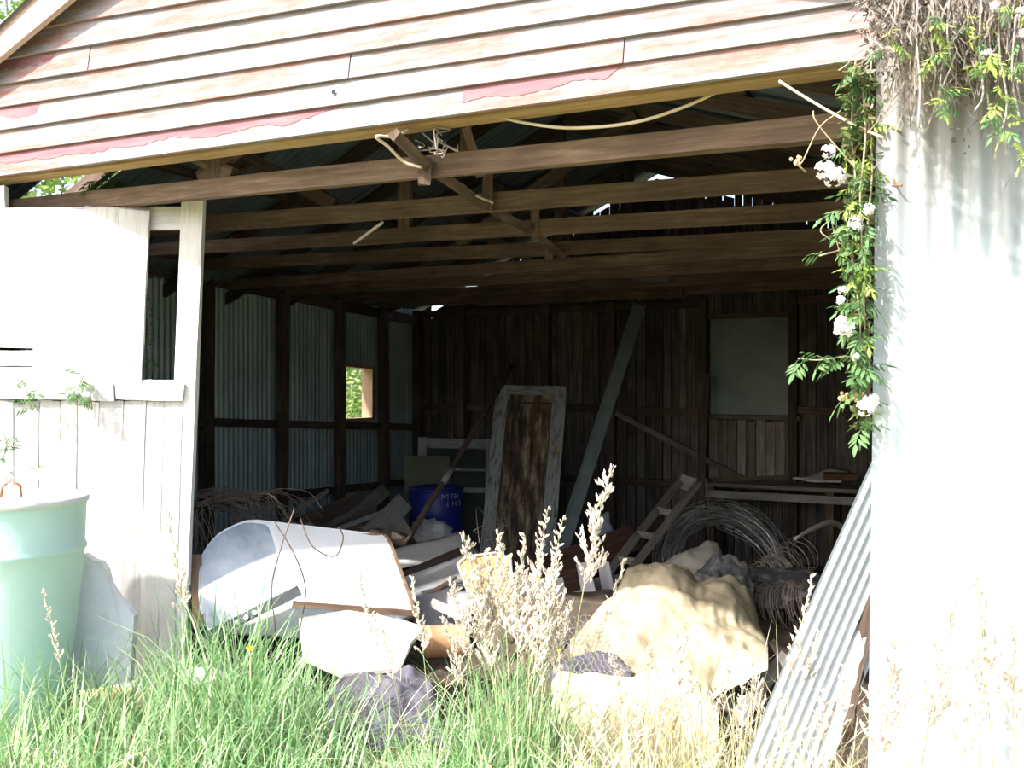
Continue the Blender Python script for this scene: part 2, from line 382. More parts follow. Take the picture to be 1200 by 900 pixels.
# --- back wall
wb = setting('wall_back', (-3.2, VB, 0))
slits = [(509, 519), (526, 548), (553, 575), (615, 634), (700, 707), (738, 752), (764, 774), (781, 799), (820, 838), (843, 862)]
bw0, bw1 = onv(833, 430, VB).x, onv(924, 430, VB).x; bz0, bz1 = 1.42, 2.42
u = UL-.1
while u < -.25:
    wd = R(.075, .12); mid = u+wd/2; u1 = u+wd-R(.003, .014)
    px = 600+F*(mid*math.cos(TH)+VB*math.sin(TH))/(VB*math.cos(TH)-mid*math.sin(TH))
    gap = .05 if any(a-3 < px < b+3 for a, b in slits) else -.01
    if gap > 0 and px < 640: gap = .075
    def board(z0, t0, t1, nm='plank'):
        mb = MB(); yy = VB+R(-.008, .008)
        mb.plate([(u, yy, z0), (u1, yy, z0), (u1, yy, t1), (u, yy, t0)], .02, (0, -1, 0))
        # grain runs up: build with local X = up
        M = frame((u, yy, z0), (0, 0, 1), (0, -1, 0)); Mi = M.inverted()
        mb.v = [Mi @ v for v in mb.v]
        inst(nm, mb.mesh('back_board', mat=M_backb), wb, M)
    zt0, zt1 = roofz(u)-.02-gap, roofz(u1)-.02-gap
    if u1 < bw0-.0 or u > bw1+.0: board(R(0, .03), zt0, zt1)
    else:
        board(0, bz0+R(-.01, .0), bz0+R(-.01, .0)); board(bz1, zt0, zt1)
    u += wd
mb = MB(); uu = UL
while uu < -.3:   # added backing strips that keep daylight out of the board gaps
    zt = min(roofz(uu), roofz(uu+.1))-.115; mb.box((uu+.05, VB+.05, zt/2), (.0498, 0, 0), (0, .008, 0), (0, 0, zt/2)); uu += .1
obj('added_backing', mb, M_backb, wb, kind='stuff')
for uu in (-5.6, -4.55, -3.8, bw0-.06, bw1+.06, -1.2):
    plank('post', (uu, VB-.07, 0), (uu, VB-.07, min(2.6, 9)), .08, .09, M_dark, wb, face=(0, -1, 0))
for (za, zb_) in ((.74, .74), (1.50, 1.46), (2.55, 2.55)):
    for (p, q) in ((UL+.1, -4.6), (-4.5, bw0-.1), (bw1+.1, -.4)):
        plank('rail', (p, VB-.05, za), (q, VB-.05, zb_), .07, .05, M_dark, wb, face=(0, -1, 0))
plank('brace', onv(722, 484, VB-.09), onv(872, 562, VB-.09), .055, .04, M_grey, wb, face=(0, -1, 0))
w2 = setting('window_2', ((bw0+bw1)/2, VB, bz0))
M_pane = mottled('grimy_green_pane', [(.3, (.10, .14, .13)), (.55, (.17, .21, .20)), (.8, (.23, .26, .24))], 2.5, rough=.45, spec=.4, extra=[(3, .68, .78, (.24, .15, .10))])
mb = MB(); mb.plate([(bw0, VB-.01, bz0+.03), (bw1, VB-.01, bz0+.03), (bw1, VB-.01, bz1), (bw0, VB-.01, bz1)], .012, (0, -1, 0)); obj('sheet_pane', mb, M_pane, w2)
plank('frame', (bw0-.02, VB-.03, bz1), (bw1+.02, VB-.03, bz1), .05, .05, M_dark, w2, face=(0, -1, 0))
plank('sill', (bw0-.05, VB-.05, bz0+.01), (bw1+.12, VB-.05, bz0), .045, .09, M_grey, w2, face=(0, -1, 0))
k = 0; uu = bw0
while uu < bw1+.02:     # boards nailed under the sill
    plank('lining_board', (uu+.045, VB-.045, .80), (uu+.045, VB-.045, bz0-.03+R(-.01, .01)), R(.075, .09), .018, M_grey, w2, face=(0, -1, 0)); uu += .093

# --- right wall
wr = setting('wall_right', (-.2, 6.4, 0))
for i in range(8):
    me = corr(.82, 2.8, .076, .009, 1, 4).mesh('wall_sheet', mat=M_iron, smooth=True)
    inst('corrugated_sheet', me, wr, Matrix.Translation((-.16-.008*(i % 2), V0+.15+.80*i, 0)) @ RZ)
for v in (4.4, 5.6, 6.8, 8.0, 9.2): plank('post', (-.22, v, 0), (-.22, v, 2.75), .09, .09, M_dark, wr, face=(-1, 0, 0))

# --- roof (named ceiling): sheets, purlins, rafters, tie beams
ce = setting('ceiling', (RIDGE, 6.4, 2.6))
LSL = math.atan(.465); RSL = math.atan(.335)
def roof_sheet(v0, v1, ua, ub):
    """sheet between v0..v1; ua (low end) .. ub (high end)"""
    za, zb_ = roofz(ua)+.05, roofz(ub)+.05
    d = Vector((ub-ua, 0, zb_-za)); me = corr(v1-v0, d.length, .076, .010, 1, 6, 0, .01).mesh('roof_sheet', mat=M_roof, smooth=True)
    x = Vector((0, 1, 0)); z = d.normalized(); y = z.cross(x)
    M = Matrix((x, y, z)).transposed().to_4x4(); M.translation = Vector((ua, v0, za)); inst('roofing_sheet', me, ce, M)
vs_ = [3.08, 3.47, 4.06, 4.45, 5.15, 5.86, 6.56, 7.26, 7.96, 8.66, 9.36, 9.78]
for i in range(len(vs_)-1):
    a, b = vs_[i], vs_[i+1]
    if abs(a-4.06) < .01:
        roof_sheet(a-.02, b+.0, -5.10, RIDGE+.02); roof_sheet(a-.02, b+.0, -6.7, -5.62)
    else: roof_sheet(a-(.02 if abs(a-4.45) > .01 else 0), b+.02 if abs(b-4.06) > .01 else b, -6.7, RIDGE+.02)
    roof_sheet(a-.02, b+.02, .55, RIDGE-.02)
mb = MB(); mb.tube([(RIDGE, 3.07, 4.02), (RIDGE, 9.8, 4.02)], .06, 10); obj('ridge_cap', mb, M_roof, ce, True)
BV = [3.43, 4.19, 5.01, 5.80, 6.53, 7.27, 8.07, 8.85]
for i, v in enumerate(BV):
    zt = 2.62+R(-.01, .01)
    if i == 0: aa, bb = onv(240, 222, v), onv(955, 152, v)
    elif i == 1: aa, bb = onv(240, 263, v), onv(950, 209, v)
    elif i == 2: aa, bb = onv(250, 289, v), onv(970, 247, v)
    elif i == 3: aa, bb = onv(300, 307, v), onv(970, 277, v)
    else: aa, bb = Vector((-5, v, zt)), Vector((-1, v, zt))
    def zat(x, aa=aa, bb=bb): return aa.z+(bb.z-aa.z)*(x-aa.x)/(bb.x-aa.x)
    plank('tie_beam', (UL+.05, v, zat(UL+.05)), (-.25, v, zat(-.25)), .085, .05, M_beam, ce, face=(0, -1, 0), seg=12, wob=.003)
    plank('rafter', (UL-.25, v+.055, roofz(UL-.25)-.05), (RIDGE, v+.055, roofz(RIDGE)-.05), .09, .045, M_dark, ce, face=(0, -1, 0))
    plank('rafter', (.3, v+.055, roofz(.3)-.05), (RIDGE, v+.055, roofz(RIDGE)-.05), .09, .045, M_dark, ce, face=(0, -1, 0))
    if i in (0, 2, 5, 7): plank('king_post', (RIDGE, v+.0, zat(RIDGE)+.04), (RIDGE, v+.0, 3.86), .08, .045, M_beam if i else M_dark, ce, face=(0, -1, 0))
    if i in (0, 1, 4): plank('strut', (RIDGE+.1, v-.0, zat(RIDGE)+.05), (RIDGE-1.1, v-.0, roofz(RIDGE-1.1)-.1), .07, .04, M_dark, ce, face=(0, -1, 0))
    if i in (0, 3): plank('strut', (RIDGE-.1, v-.0, zat(RIDGE)+.05), (RIDGE+1.2, v-.0, roofz(RIDGE+1.2)-.1), .07, .04, M_dark, ce, face=(0, -1, 0))
for (uu) in (-5.9, -5.0, -4.2, -2.3, -1.3, -.45):
    plank('purlin', (uu, 3.24, roofz(uu)+.015), (uu, 9.75, roofz(uu)+.015), .07, .04, M_dark, ce, face=(0, 0, -1), seg=8)
# runner and hangers that drop through the tie beams
rp = [at(462, 157, 3.75), at(497, 192, 3.95), at(567, 240, 4.70), at(622, 271, 5.55), at(660, 300, 6.4)]
for a, b in zip(rp[:-1], rp[1:]): plank('runner', a, b, .045, .04, M_beam, ce)
for (x, y0, y1, d) in ((497, 186, 217, 3.98), (571, 190, 248, 4.72), (626, 245, 277, 5.55), (643, 282, 304, 6.4), (545, 150, 190, 4.5)):
    plank('hanger', at(x, y1, d), at(x+1, y0, d), .05, .04, M_beam, ce)
plank('hanger', at(562, 205, 4.62), at(545, 145, 4.3), .04, .035, M_beam, ce)

# --- gate leaf (left), swung inward, about square to the view
gt = setting('door_1', at(100, 800, 4.9))
D = 4.9; FG = -FW
def gp(x, y, d=D): return at(x, y, d)
plank('stile', gp(203, 830, D), gp(228, 219, D), .108, .05, M_white, gt, face=FG, seg=10)
plank('stile', gp(-98, 815, D), gp(-90, 205, D), .11, .05, M_white, gt, face=FG, seg=10)
plank('stile', gp(3, 300, D+.03), gp(2, 219, D+.03), .045, .04, M_white, gt, face=FG)
plank('rail', gp(-90, 258, D+.01), gp(219, 256, D+.01), .115, .035, M_white, gt, face=FG)
for (a, b, ya, yb) in ((-90, 86, 457, 458), (88, 135, 459, 460), (137, 216, 458, 460)):
    plank('rail', gp(a, ya, D-.035), gp(b, yb, D-.035), .085, .03, M_white, gt, face=FG)
plank('block', gp(163, 449, D-.01), gp(209, 450, D-.01), .035, .04, M_white, gt, face=FG)
for (xt0, xt1, xb0, xb1) in ((46, 99, 39, 92), (99.5, 140, 92.5, 131), (140.5, 176, 131.5, 164)):
    w_ = (xt1-xt0)*D/F
    plank('board', gp((xb0+xb1)/2, 452, D-.03), gp((xt0+xt1)/2, 244, D-.03), w_, .02, M_white, gt, face=FG, wob=.003, jag=.012, seg=8)
M_sheetw = mottled('flat_white_sheet', [(.3, (.62, .62, .61)), (.7, (.78, .78, .77))], 3, rough=.7)
mb = MB(); mb.plate([gp(-95, 262, D-.012), gp(46, 263, D-.012), gp(41, 408, D-.012), gp(-95, 405, D-.012)], .012); obj('sheet', mb, M_sheetw, gt)
for (ya, yb) in ((410, 428), (429, 447)): plank('lap_board', gp(-95, (ya+yb)/2, D-.02), gp(40, (ya+yb)/2+1, D-.02), (yb-ya)*D/F, .02, M_white, gt, face=FG)
xs = [-95, -66, -38, -8, 17, 47, 72, 91, 117, 146, 172, 194, 215]
for a, b in zip(xs[:-1], xs[1:]):
    sh = -.035*(470-820)/240*0
    l_ = 12 if b > 100 else 4
    plank('board', gp((a+b)/2-l_*b/215, 832, D-.01-R(0, .012)), gp((a+b)/2, 470, D-.01-R(0, .012)), (b-a-.8)*D/F, .02, M_white, gt, face=FG, wob=.002, jag=.01, seg=8)


# ================================================================= things
# ---------------------------------------------------------------- materials for things
M_green = mottled('faded_green_steel', [(.3, (.40, .58, .53)), (.6, (.48, .65, .60)), (.8, (.54, .69, .65))], 3, rough=.5, spec=.4, bs=.03, extra=[(3.5, .68, .8, (.50, .34, .24))])
M_lid = mottled('rusty_pale_lid', [(.3, (.48, .52, .50)), (.55, (.60, .62, .60)), (.8, (.66, .66, .63))], 4, rough=.6, extra=[(5, .58, .68, (.50, .26, .12))])
M_enamel = mottled('white_enamel', [(.3, (.60, .62, .64)), (.6, (.74, .75, .76)), (.8, (.78, .79, .80))], 2, rough=.35, spec=.5, bs=0, extra=[(3, .62, .75, (.42, .46, .50)), (7, .70, .76, (.38, .18, .08))])
M_enam2 = mottled('stained_enamel', [(.32, (.13, .18, .23)), (.5, (.36, .40, .45)), (.72, (.60, .61, .64))], 3, (1, 1, .7), .45, .5, 0, 6, .02, [(5, .64, .70, (.38, .18, .08)), (2.2, .50, .60, (.16, .22, .26))])
M_brownt = wood('brown_edge', (.18, .11, .07), (.34, .22, .14), (.46, .34, .24))
M_cream = mottled('cream_sheet', [(.3, (.56, .52, .44)), (.6, (.70, .67, .60)), (.8, (.76, .74, .69))], 3, rough=.8)
M_card = mottled('grey_cardboard', [(.3, (.42, .41, .38)), (.6, (.54, .53, .50)), (.8, (.60, .59, .56))], 3, rough=.85)
M_panel = mottled('dull_grey_metal', [(.3, (.24, .24, .25)), (.6, (.38, .37, .37)), (.8, (.46, .45, .44))], 4, rough=.6, extra=[(5, .64, .74, (.26, .19, .14))])
M_orange = mottled('tan_orange_board', [(.3, (.46, .28, .10)), (.6, (.60, .40, .16)), (.8, (.68, .50, .24))], 4, rough=.7)
M_blue = mottled('blue_plastic', [(.3, (.018, .022, .20)), (.7, (.03, .04, .32))], 3, rough=.4, spec=.5, bs=0)
M_text = mottled('white_print', [(.3, (.26, .27, .40)), (.7, (.42, .44, .56))], 9, bs=0)
M_bag = mottled('dirty_white_plastic', [(.3, (.42, .41, .39)), (.7, (.62, .61, .59))], 5, rough=.5)
M_ply = mottled('olive_ply', [(.3, (.11, .11, .075)), (.7, (.17, .165, .12))], 4, rough=.8)
M_sash = mottled('flaking_white_sash', [(.3, (.22, .22, .21)), (.55, (.36, .36, .35)), (.8, (.44, .44, .43))], 10, (1, 4, 4), .8)
M_door = mottled('flaking_door_paint', [(.36, (.10, .085, .07)), (.46, (.27, .27, .255)), (.8, (.38, .385, .37))], 7, (1.2, 7, 7), .8)
M_peel = mottled('peeling_brown_panel', [(.36, (.03, .022, .016)), (.47, (.085, .055, .035)), (.57, (.22, .17, .10)), (.68, (.42, .36, .24))], 2.2, (1.6, 8, 8), .8, detail=8)
M_steel = mottled('grey_green_steel', [(.3, (.10, .125, .125)), (.7, (.18, .205, .205))], 4, rough=.7)
M_burlap = mottled('tan_burlap', [(.3, (.30, .25, .165)), (.55, (.40, .345, .24)), (.8, (.48, .42, .31))], 6, rough=.95, spec=.05, bs=.3, rnd=False)
M_foam = mottled('cream_sack', [(.3, (.58, .52, .32)), (.6, (.70, .65, .46)), (.8, (.76, .72, .56))], 5, rough=.9, bs=.2)
M_rag = mottled('dark_rag', [(.3, (.03, .03, .035)), (.5, (.09, .09, .09)), (.62, (.22, .21, .20)), (.8, (.42, .40, .38))], 9, rough=.9)
M_ragg = mottled('grey_rag', [(.3, (.16, .15, .13)), (.7, (.34, .31, .27))], 6, rough=.9)
M_cloth = mottled('purple_blue_cloth', [(.3, (.05, .044, .05)), (.5, (.085, .078, .105)), (.7, (.17, .155, .16))], 5, rough=.9)
M_foil = mottled('crumpled_bluish_sheet', [(.3, (.16, .20, .24)), (.6, (.34, .39, .43)), (.8, (.5, .54, .56))], 9, rough=.5)
M_redb = wood('red_brown_board', (.06, .03, .02), (.14, .07, .045), (.22, .12, .08))
M_lav = wood('lavender_grey_paling', (.24, .22, .24), (.38, .36, .38), (.48, .46, .47))
M_glass = mottled('dusty_dark_glass', [(.3, (.035, .04, .04)), (.7, (.07, .075, .075))], 3, rough=.25, spec=.5, bs=0)
M_slab = mottled('broken_pale_slab', [(.3, (.60, .58, .56)), (.6, (.71, .69, .67)), (.8, (.77, .76, .74))], 5, rough=.9, bs=.4)
M_whitebolt = mottled('pale_bolt', [(.3, (.6, .6, .6)), (.7, (.75, .75, .74))], 5, bs=0)

# ---------------------------------------------------------------- left foreground: green bin, slab
bc = at(6, 585, 4.25); r0 = 90*4.25/F; bz = gz(bc.x, bc.y)-.02
bin_ = thing('green_bin', (bc.x, bc.y, bz), 'faded green tapered steel bin with a rusty lid in front of the whitewashed gate', 'bin')
hb = bc.z-bz
mb = MB(); n = 14; prof = [(0, 0), (r0*.76, 0)]+[(r0*(.76+.22*t/10), hb*t/10) for t in range(1, 10)]
prof = [(r0*.72, 0), (r0*.74, .02), (r0*.80, hb*.3), (r0*.88, hb*.55), (r0*.935, hb*.70), (r0*.955, hb*.78), (r0*.985, hb*.795), (r0*.985, hb*.805), (r0*.96, hb*.82), (r0*.975, hb*.95), (r0*.985, hb-.005)]
mb.lathe([(0, 0)]+prof, (bc.x, bc.y, bz), 48); obj('body', mb, M_green, bin_, True)
mb = MB(); mb.lathe([(r0*.98, -.018), (r0*1.01, -.014), (r0*1.015, 0), (r0*1.0, .012), (r0*.97, .012), (r0*.95, .0), (r0*.6, .012), (0, .018)], (bc.x, bc.y, bz+hb), 48); lid = obj('lid', mb, M_lid, bin_, True)
mb = MB(); hk = Vector((bc.x+.04, bc.y-.05, bz+hb+.012)); mb.tube([hk, hk+Vector((.0, .01, .05)), hk+Vector((.03, .03, .075)), hk+Vector((.06, .05, .05)), hk+Vector((.06, .055, .0))], .006, 6); obj('lid_handle', mb, M_rust, lid, True)
mb = MB()
pl = [at(88, 655, 4.55), at(99, 649, 4.55), at(108, 656, 4.55), at(118, 659, 4.55), at(124, 668, 4.55), at(128, 684, 4.55), at(138, 700, 4.52), at(150, 712, 4.5), at(157, 722, 4.48), at(152, 800, 4.4), at(88, 810, 4.4), at(84, 700, 4.5)]
mb.plate(pl, .05); top('broken_slab', mb, M_slab, 'broken pale slab with a ragged edge leaning on the gate behind the green bin', 'slab')

# ---------------------------------------------------------------- old refrigerator on its side
e = at(455, 628, 5.55)-at(318, 612, 5.25)
cs = [at(345, 708, 4.95), at(300, 727, 4.88), at(238, 747, 4.8), at(229, 700, 4.88), at(232, 650, 5.02), at(252, 624, 5.1), at(287, 607, 5.2), at(318, 611, 5.27)]
cs0 = cs[:]; cs = []
for i in range(8):      # ease the corners
    a, b, c = cs0[i-1], cs0[i], cs0[(i+1) % 8]; k = .16 if i in (0, 7) else .32
    p, q = b+(a-b)*k, b+(c-b)*k; cs += [p, (p+q)*.25+b*.5, q]
BL_, TL_ = cs[1], cs[13]
fr = thing('refrigerator', (cs[4]+e*.5)-UP*.0, 'old white round-shouldered refrigerator cabinet lying on its side among the junk', 'refrigerator')
def ring(k, sc=1.0):
    cen = sum(cs, Vector())/len(cs)
    return [cen+(p-cen)*sc+e*k for p in cs]
mb = MB(); rings = [ring(.0, .93), ring(.012, .985), ring(.04, 1), ring(.5, 1.0), ring(.97, 1.0), ring(.985, .99)]
n = len(cs); vs = sum(rings, []); fs = [(i*n+k, i*n+(k+1)%n, (i+1)*n+(k+1)%n, (i+1)*n+k) for i in range(5) for k in range(n)]+[tuple(range(5*n, 6*n))]
mb.add(vs, fs); o = obj('cabinet', mb, M_enamel, fr)
mb = MB(); cen = sum(cs, Vector())/n
mb.add(ring(.0, .93)+ring(-.022, .6)+[cen-e*.028], [(i, (i+1)%n, n+(i+1)%n, n+i) for i in range(n)]+[(n+i, n+(i+1)%n, 2*n) for i in range(n)]); obj('end_panel', mb, M_enam2, fr, True)
mb = MB(); rg = ring(.985, 1.012); rg2 = ring(1.01, 1.012); rg3 = ring(1.01, .93); rg4 = ring(.985, .93)
mb.add(rg+rg2+rg3+rg4, [(a*n+i, a*n+(i+1)%n, ((a+1)%4)*n+(i+1)%n, ((a+1)%4)*n+i) for a in range(4) for i in range(n)]); obj('door_gasket', mb, M_brownt, fr)
plank('base_strip', cs[1]+e*.0-UP*.012, cs[1]+e*1.0-UP*.012, .03, .03, M_brownt, fr)
plank('rusted_strip', cs0[2]+(cs0[3]-cs0[2])*.25-RT*.012, cs0[4]-RT*.01, .055, .014, M_brownt, fr)
b0, b1 = at(232, 752, 4.72), at(350, 692, 4.82)
mb = MB()
bar = thing('hinge_bar', b0, 'grey steel bar with three white bolts lying against the refrigerator end', 'bar')
plank('bar', b0, b1, .05, .02, mottled('dark_steel', [(.3, (.05, .055, .06)), (.7, (.10, .105, .11))], 5, rough=.7), bar)
for x, y in ((280, 733), (290, 727), (299, 720)):
    c = at(x, y, 4.76-.0); t = (b1-b0).normalized(); q = b0+t*((c-b0).dot(t)); nn = (CAM-q).normalized()
    mb = MB(); mb.lathe([(0, .012), (.011, .010), (.013, 0)], q+nn*.010, 10, nn); obj('bolt', mb, M_whitebolt, bar)

def sheet(name, pts, th, mat, label, cat, group=None, sub=6, crum=.0, sc=5):
    """quad sheet with given four corners, gently crumpled, real thickness"""
    a, b, c, d = [Vector(p) for p in pts]
    nr = (b-a).cross(d-a).normalized()
    if nr.dot(CAM-a) < 0: nr = -nr
    mb = MB(); k = sub+1; vs = []
    for off in (0, -th):
        for j in range(k):
            for i in range(k):
                s_, t_ = i/sub, j/sub
                p = (a*(1-s_)+b*s_)*(1-t_)+(d*(1-s_)+c*s_)*t_
                p = p+nr*(off+crum*noise.noise(p*sc))+(b-a).normalized()*(crum*.4*noise.noise(p*sc*2+Vector((5, 0, 0))) if i in (0, sub) else 0)
                vs.append(p)
    N = k*k; fs = []
    for j in range(sub):
        for i in range(sub):
            q = (j*k+i, j*k+i+1, (j+1)*k+i+1, (j+1)*k+i); fs += [q, tuple(N+x for x in q[::-1])]
    rim = [j for j in range(k)]+[k*j+sub for j in range(1, k)]+[sub*k+i for i in range(sub-1, -1, -1)]+[k*j for j in range(sub-1, 0, -1)]
    for i in range(len(rim)): x, y = rim[i], rim[(i+1)%len(rim)]; fs.append((x, N+x, N+y, y))
    mb.add(vs, fs); return top(name, mb, mat, label, cat, group, True)

sheet('cream_board', [at(355, 712, 5.0), at(412, 706, 5.1), at(498, 730, 4.95), at(478, 790, 4.55)], .02, M_cream, 'cream sheet of board lying under the white refrigerator at the edge of the grass', 'board', crum=.012) if False else None
mb = MB(); mb.plate([at(350, 724, 4.85), at(408, 715, 4.95), at(450, 722, 4.9), at(497, 734, 4.82), at(492, 742, 4.8), at(482, 752, 4.72), at(470, 782, 4.55), at(400, 790, 4.5), at(355, 770, 4.6)], .02)
top('cream_board', mb, M_cream, 'cream sheet of board lying under the white refrigerator at the edge of the grass', 'board')
sheet('card_sheet', [at(462, 644, 6.7), at(541, 621, 7.1), at(563, 650, 6.5), at(468, 664, 6.1)], .008, M_card, 'grey stiff card sheet lying on top of the junk in front of the blue drum', 'card', crum=.03)
# grey metal panel with a hole
pn = thing('metal_panel', at(512, 735, 5.75), 'bent grey metal panel with a round hole lying below the grey card sheet', 'panel')
mb = MB(); A = [at(474, 676, 5.95), at(540, 652, 6.15), at(552, 690, 5.85), at(548, 735, 5.5), at(492, 738, 5.45), at(470, 700, 5.7)]
mb.plate(A, .02); obj('skin', mb, M_panel, pn)
nn = (A[1]-A[0]).cross(A[4]-A[0]).normalized(); nn = nn if nn.dot(CAM-A[0]) > 0 else -nn
for (x, y) in ((538, 690),):
    c = at(x, y, 5.83); c = c-nn*((c-A[0]).dot(nn)); mb = MB(); mb.lathe([(.028, .0), (.03, .008), (.022, .010), (.020, .004), (0, .003)], c, 16, nn); hl = obj('hole_rim', mb, M_panel, pn, True)
    mb = MB(); mb.lathe([(.020, .0055), (0, .0055)], c, 16, nn); obj('hole', mb, M_black, hl)
for (a, b) in (((478, 713), (535, 682)), ((505, 732), (549, 705)), ((480, 684), (540, 660))):
    plank('stiffener', at(a[0], a[1], 5.72)+nn*.02, at(b[0], b[1], 5.86)+nn*.03, .02, .025, M_brownt if b[0] == 535 else M_panel, pn)
# tan orange padded board (seat back)
sb = thing('seat_board', at(570, 706, 5.55), 'tan orange rounded seat board with a pale edge standing behind the seeding grass', 'board')
A = [at(537, 662, 5.5), at(546, 653, 5.52), at(580, 648, 5.6), at(598, 654, 5.62), at(602, 700, 5.5), at(598, 712, 5.5), at(556, 712, 5.4)]
mb = MB(); mb.plate(A, .03); obj('board', mb, M_orange, sb)
mb = MB(); mb.tube([A[6], A[0], A[1], A[2], A[3], A[4]], .009, 6); obj('edging', mb, M_pale, sb, True)
mb = MB(); c = at(500, 752, 4.95); ax = (RT*1.0+FW*.35-UP*.05).normalized()
tn = thing('rusty_tin', c-UP*.09, 'rusty orange tin lying on its side beside the cream board', 'tin')
mb.lathe([(0, 0), (.080, 0), (.084, .006), (.08, .012), (.08, .18), (.084, .186), (.08, .192), (.074, .19), (.072, .03)], c, 24, ax); obj('can', mb, mottled('orange_rust', [(.3, (.34, .16, .08)), (.6, (.50, .27, .14)), (.8, (.60, .38, .24))], 5, rough=.8), tn, True)
mb = MB(); mb.lathe([(.073, .17), (0, .17)], c, 24, ax); obj('dark_mouth', mb, M_black, tn)

# ---------------------------------------------------------------- blue drum and what stands round it
dc = at(511, 570, 9.3); dr_ = .252
dz = fz(dc.x, dc.y); dh = dc.z-dz
dm = thing('blue_drum', (dc.x, dc.y, dz), 'blue plastic drum with white lettering standing before the old window sash', 'drum')
mb = MB(); mb.lathe([(0, 0), (dr_*.94, 0), (dr_*.98, .02), (dr_, dh*.3), (dr_*1.02, dh*.33), (dr_, dh*.36), (dr_, dh*.66), (dr_*1.02, dh*.69), (dr_, dh*.72), (dr_, dh*.96), (dr_*.96, dh-.004), (dr_*.9, dh), (dr_*.88, dh-.02), (0, dh-.02)], (dc.x, dc.y, dz), 40); obj('shell', mb, M_blue, dm, True)
mb = MB(); mb.lathe([(dr_*1.03, dh-.035), (dr_*1.045, dh-.03), (dr_*1.045, dh-.012), (dr_*1.02, dh-.006)], (dc.x, dc.y, dz), 40); obj('clamp_ring', mb, M_blue, dm, True)
def on_drum(px, py):
    r = ray(px, py); a = r.x**2+r.y**2; ox, oy = -dc.x, -dc.y; b = 2*(r.x*ox+r.y*oy); cc = ox*ox+oy*oy-(dr_*1.012)**2
    disc = max(0, b*b-4*a*cc); t = (-b-math.sqrt(disc))/(2*a); return CAM+r*t
def stroke(p, q):      # the two worn printed lines, as far as they can be made out
    a, b = on_drum(*p), on_drum(*q); mb = MB(); mb.tube([a, (a+b)/2, b], .0042, 4); obj('printed_stroke', mb, M_text, dm)
for (x, y, h) in ((518, 579, 7), (521.5, 579, 7), (525, 579, 7), (529.5, 578.5, 6.5), (533, 578.5, 6.5), (536.2, 578.5, 6.5)): stroke((x, y), (x, y+h))
for (p, q) in (((518, 579), (521.5, 585)), ((521.5, 582), (525, 579)), ((529.5, 579), (533, 579)), ((529.5, 582), (533, 582)), ((533, 584), (536.2, 579))): stroke(p, q)
for (x, y) in ((524.5, 588), (530.5, 587.5), (534, 587.5), (538.4, 587)): stroke((x, y), (x+.3, y+5))
for (p, q) in (((523, 593), (526, 593)), ((530.5, 590), (534, 590)), ((537, 587), (540, 587))): stroke(p, q)
M_lump = M_bag
mb = MB(); mb.blob(at(505, 626, 8.6), (.22, .16, .13), 12, 8, .5, 3); mb.blob(at(490, 632, 8.5), (.10, .1, .07), 8, 6, .5, 4)
top('plastic_bag', mb, M_bag, 'crumpled dirty white plastic bag in front of the blue drum', 'bag')
mb = MB(); mb.plate([at(474, 534, 9.62), at(527, 534, 9.72), at(527, 655, 9.42), at(476, 655, 9.32)], .02); top('plywood_panel', mb, M_ply, 'olive brown plywood panel standing behind the blue drum', 'panel')
# old window sash
sp = [at(491, 513, 10.05), at(580, 515, 10.0), at(577, 660, 9.45), at(488, 660, 9.5)]
sw = thing('window_sash', (sp[2]+sp[3])/2, 'old white glazed window sash leaning against the back wall behind the drum', 'window')
sn = (sp[1]-sp[0]).cross(sp[3]-sp[0]).normalized(); sn = sn if sn.dot(CAM-sp[0]) > 0 else -sn
def q4(p, s_, t_): return (p[0]*(1-s_)+p[1]*s_)*(1-t_)+(p[3]*(1-s_)+p[2]*s_)*t_
for nm, a, b, wd in (('stile', (.05, 0), (.05, 1), .085), ('stile', (.94, 0), (.94, 1), .085), ('rail', (.1, .045), (.9, .045), .10), ('meeting_rail', (.1, .43), (.9, .43), .05), ('rail', (.1, .96), (.9, .96), .10), ('glazing_bar', (.1, .265), (.9, .265), .018)):
    plank(nm, q4(sp, *a), q4(sp, *b), wd, .04, M_sash, sw, face=sn)
for (t0, t1) in ((.08, .26), (.27, .42), (.45, .93)):
    mb = MB(); mb.plate([q4(sp, .09, t0)-sn*.008, q4(sp, .9, t0)-sn*.008, q4(sp, .9, t1)-sn*.008, q4(sp, .09, t1)-sn*.008], .004); obj('pane', mb, M_glass, sw)
# old panelled door
dp = [at(588, 452, 9.3), at(664, 454, 9.25), at(644, 712, 8.1), at(563, 712, 8.2)]
dd = thing('old_door', (dp[2]+dp[3])/2, 'old white door with peeling brown panel leaning upright in the middle of the shed', 'door')
dn = (dp[1]-dp[0]).cross(dp[3]-dp[0]).normalized(); dn = dn if dn.dot(CAM-dp[0]) > 0 else -dn
for nm, a, b, wd in (('stile', (.045, 0), (.045, 1), .08), ('stile', (.905, 0), (.905, 1), .125), ('rail', (.1, .022), (.83, .022), .09), ('rail', (.1, .97), (.83, .97), .14)):
    plank(nm, q4(dp, *a), q4(dp, *b), wd, .038, M_door, dd, face=dn, seg=10)
mb = MB(); mb.grid(lambda a, b: q4(dp, .09+.75*a, .03+.92*b)-dn*(.006+.006*noise.noise(Vector((a*9, b*5, 1)))), 16, 24)
M = frame(q4(dp, .5, 1), dp[0]-dp[3], dn); Mi = M.inverted(); mb.v = [Mi @ v for v in mb.v]; inst('peeling_panel', mb.mesh('panel', mat=M_peel), dd, M)
for (a, b) in (((.13, .085), (.80, .085)), ((.13, .085), (.13, .93)), ((.80, .085), (.80, .93))): plank('moulding', q4(dp, *a)+dn*.002, q4(dp, *b)+dn*.002, .016, .014, M_dark, dd, face=dn, seg=8)
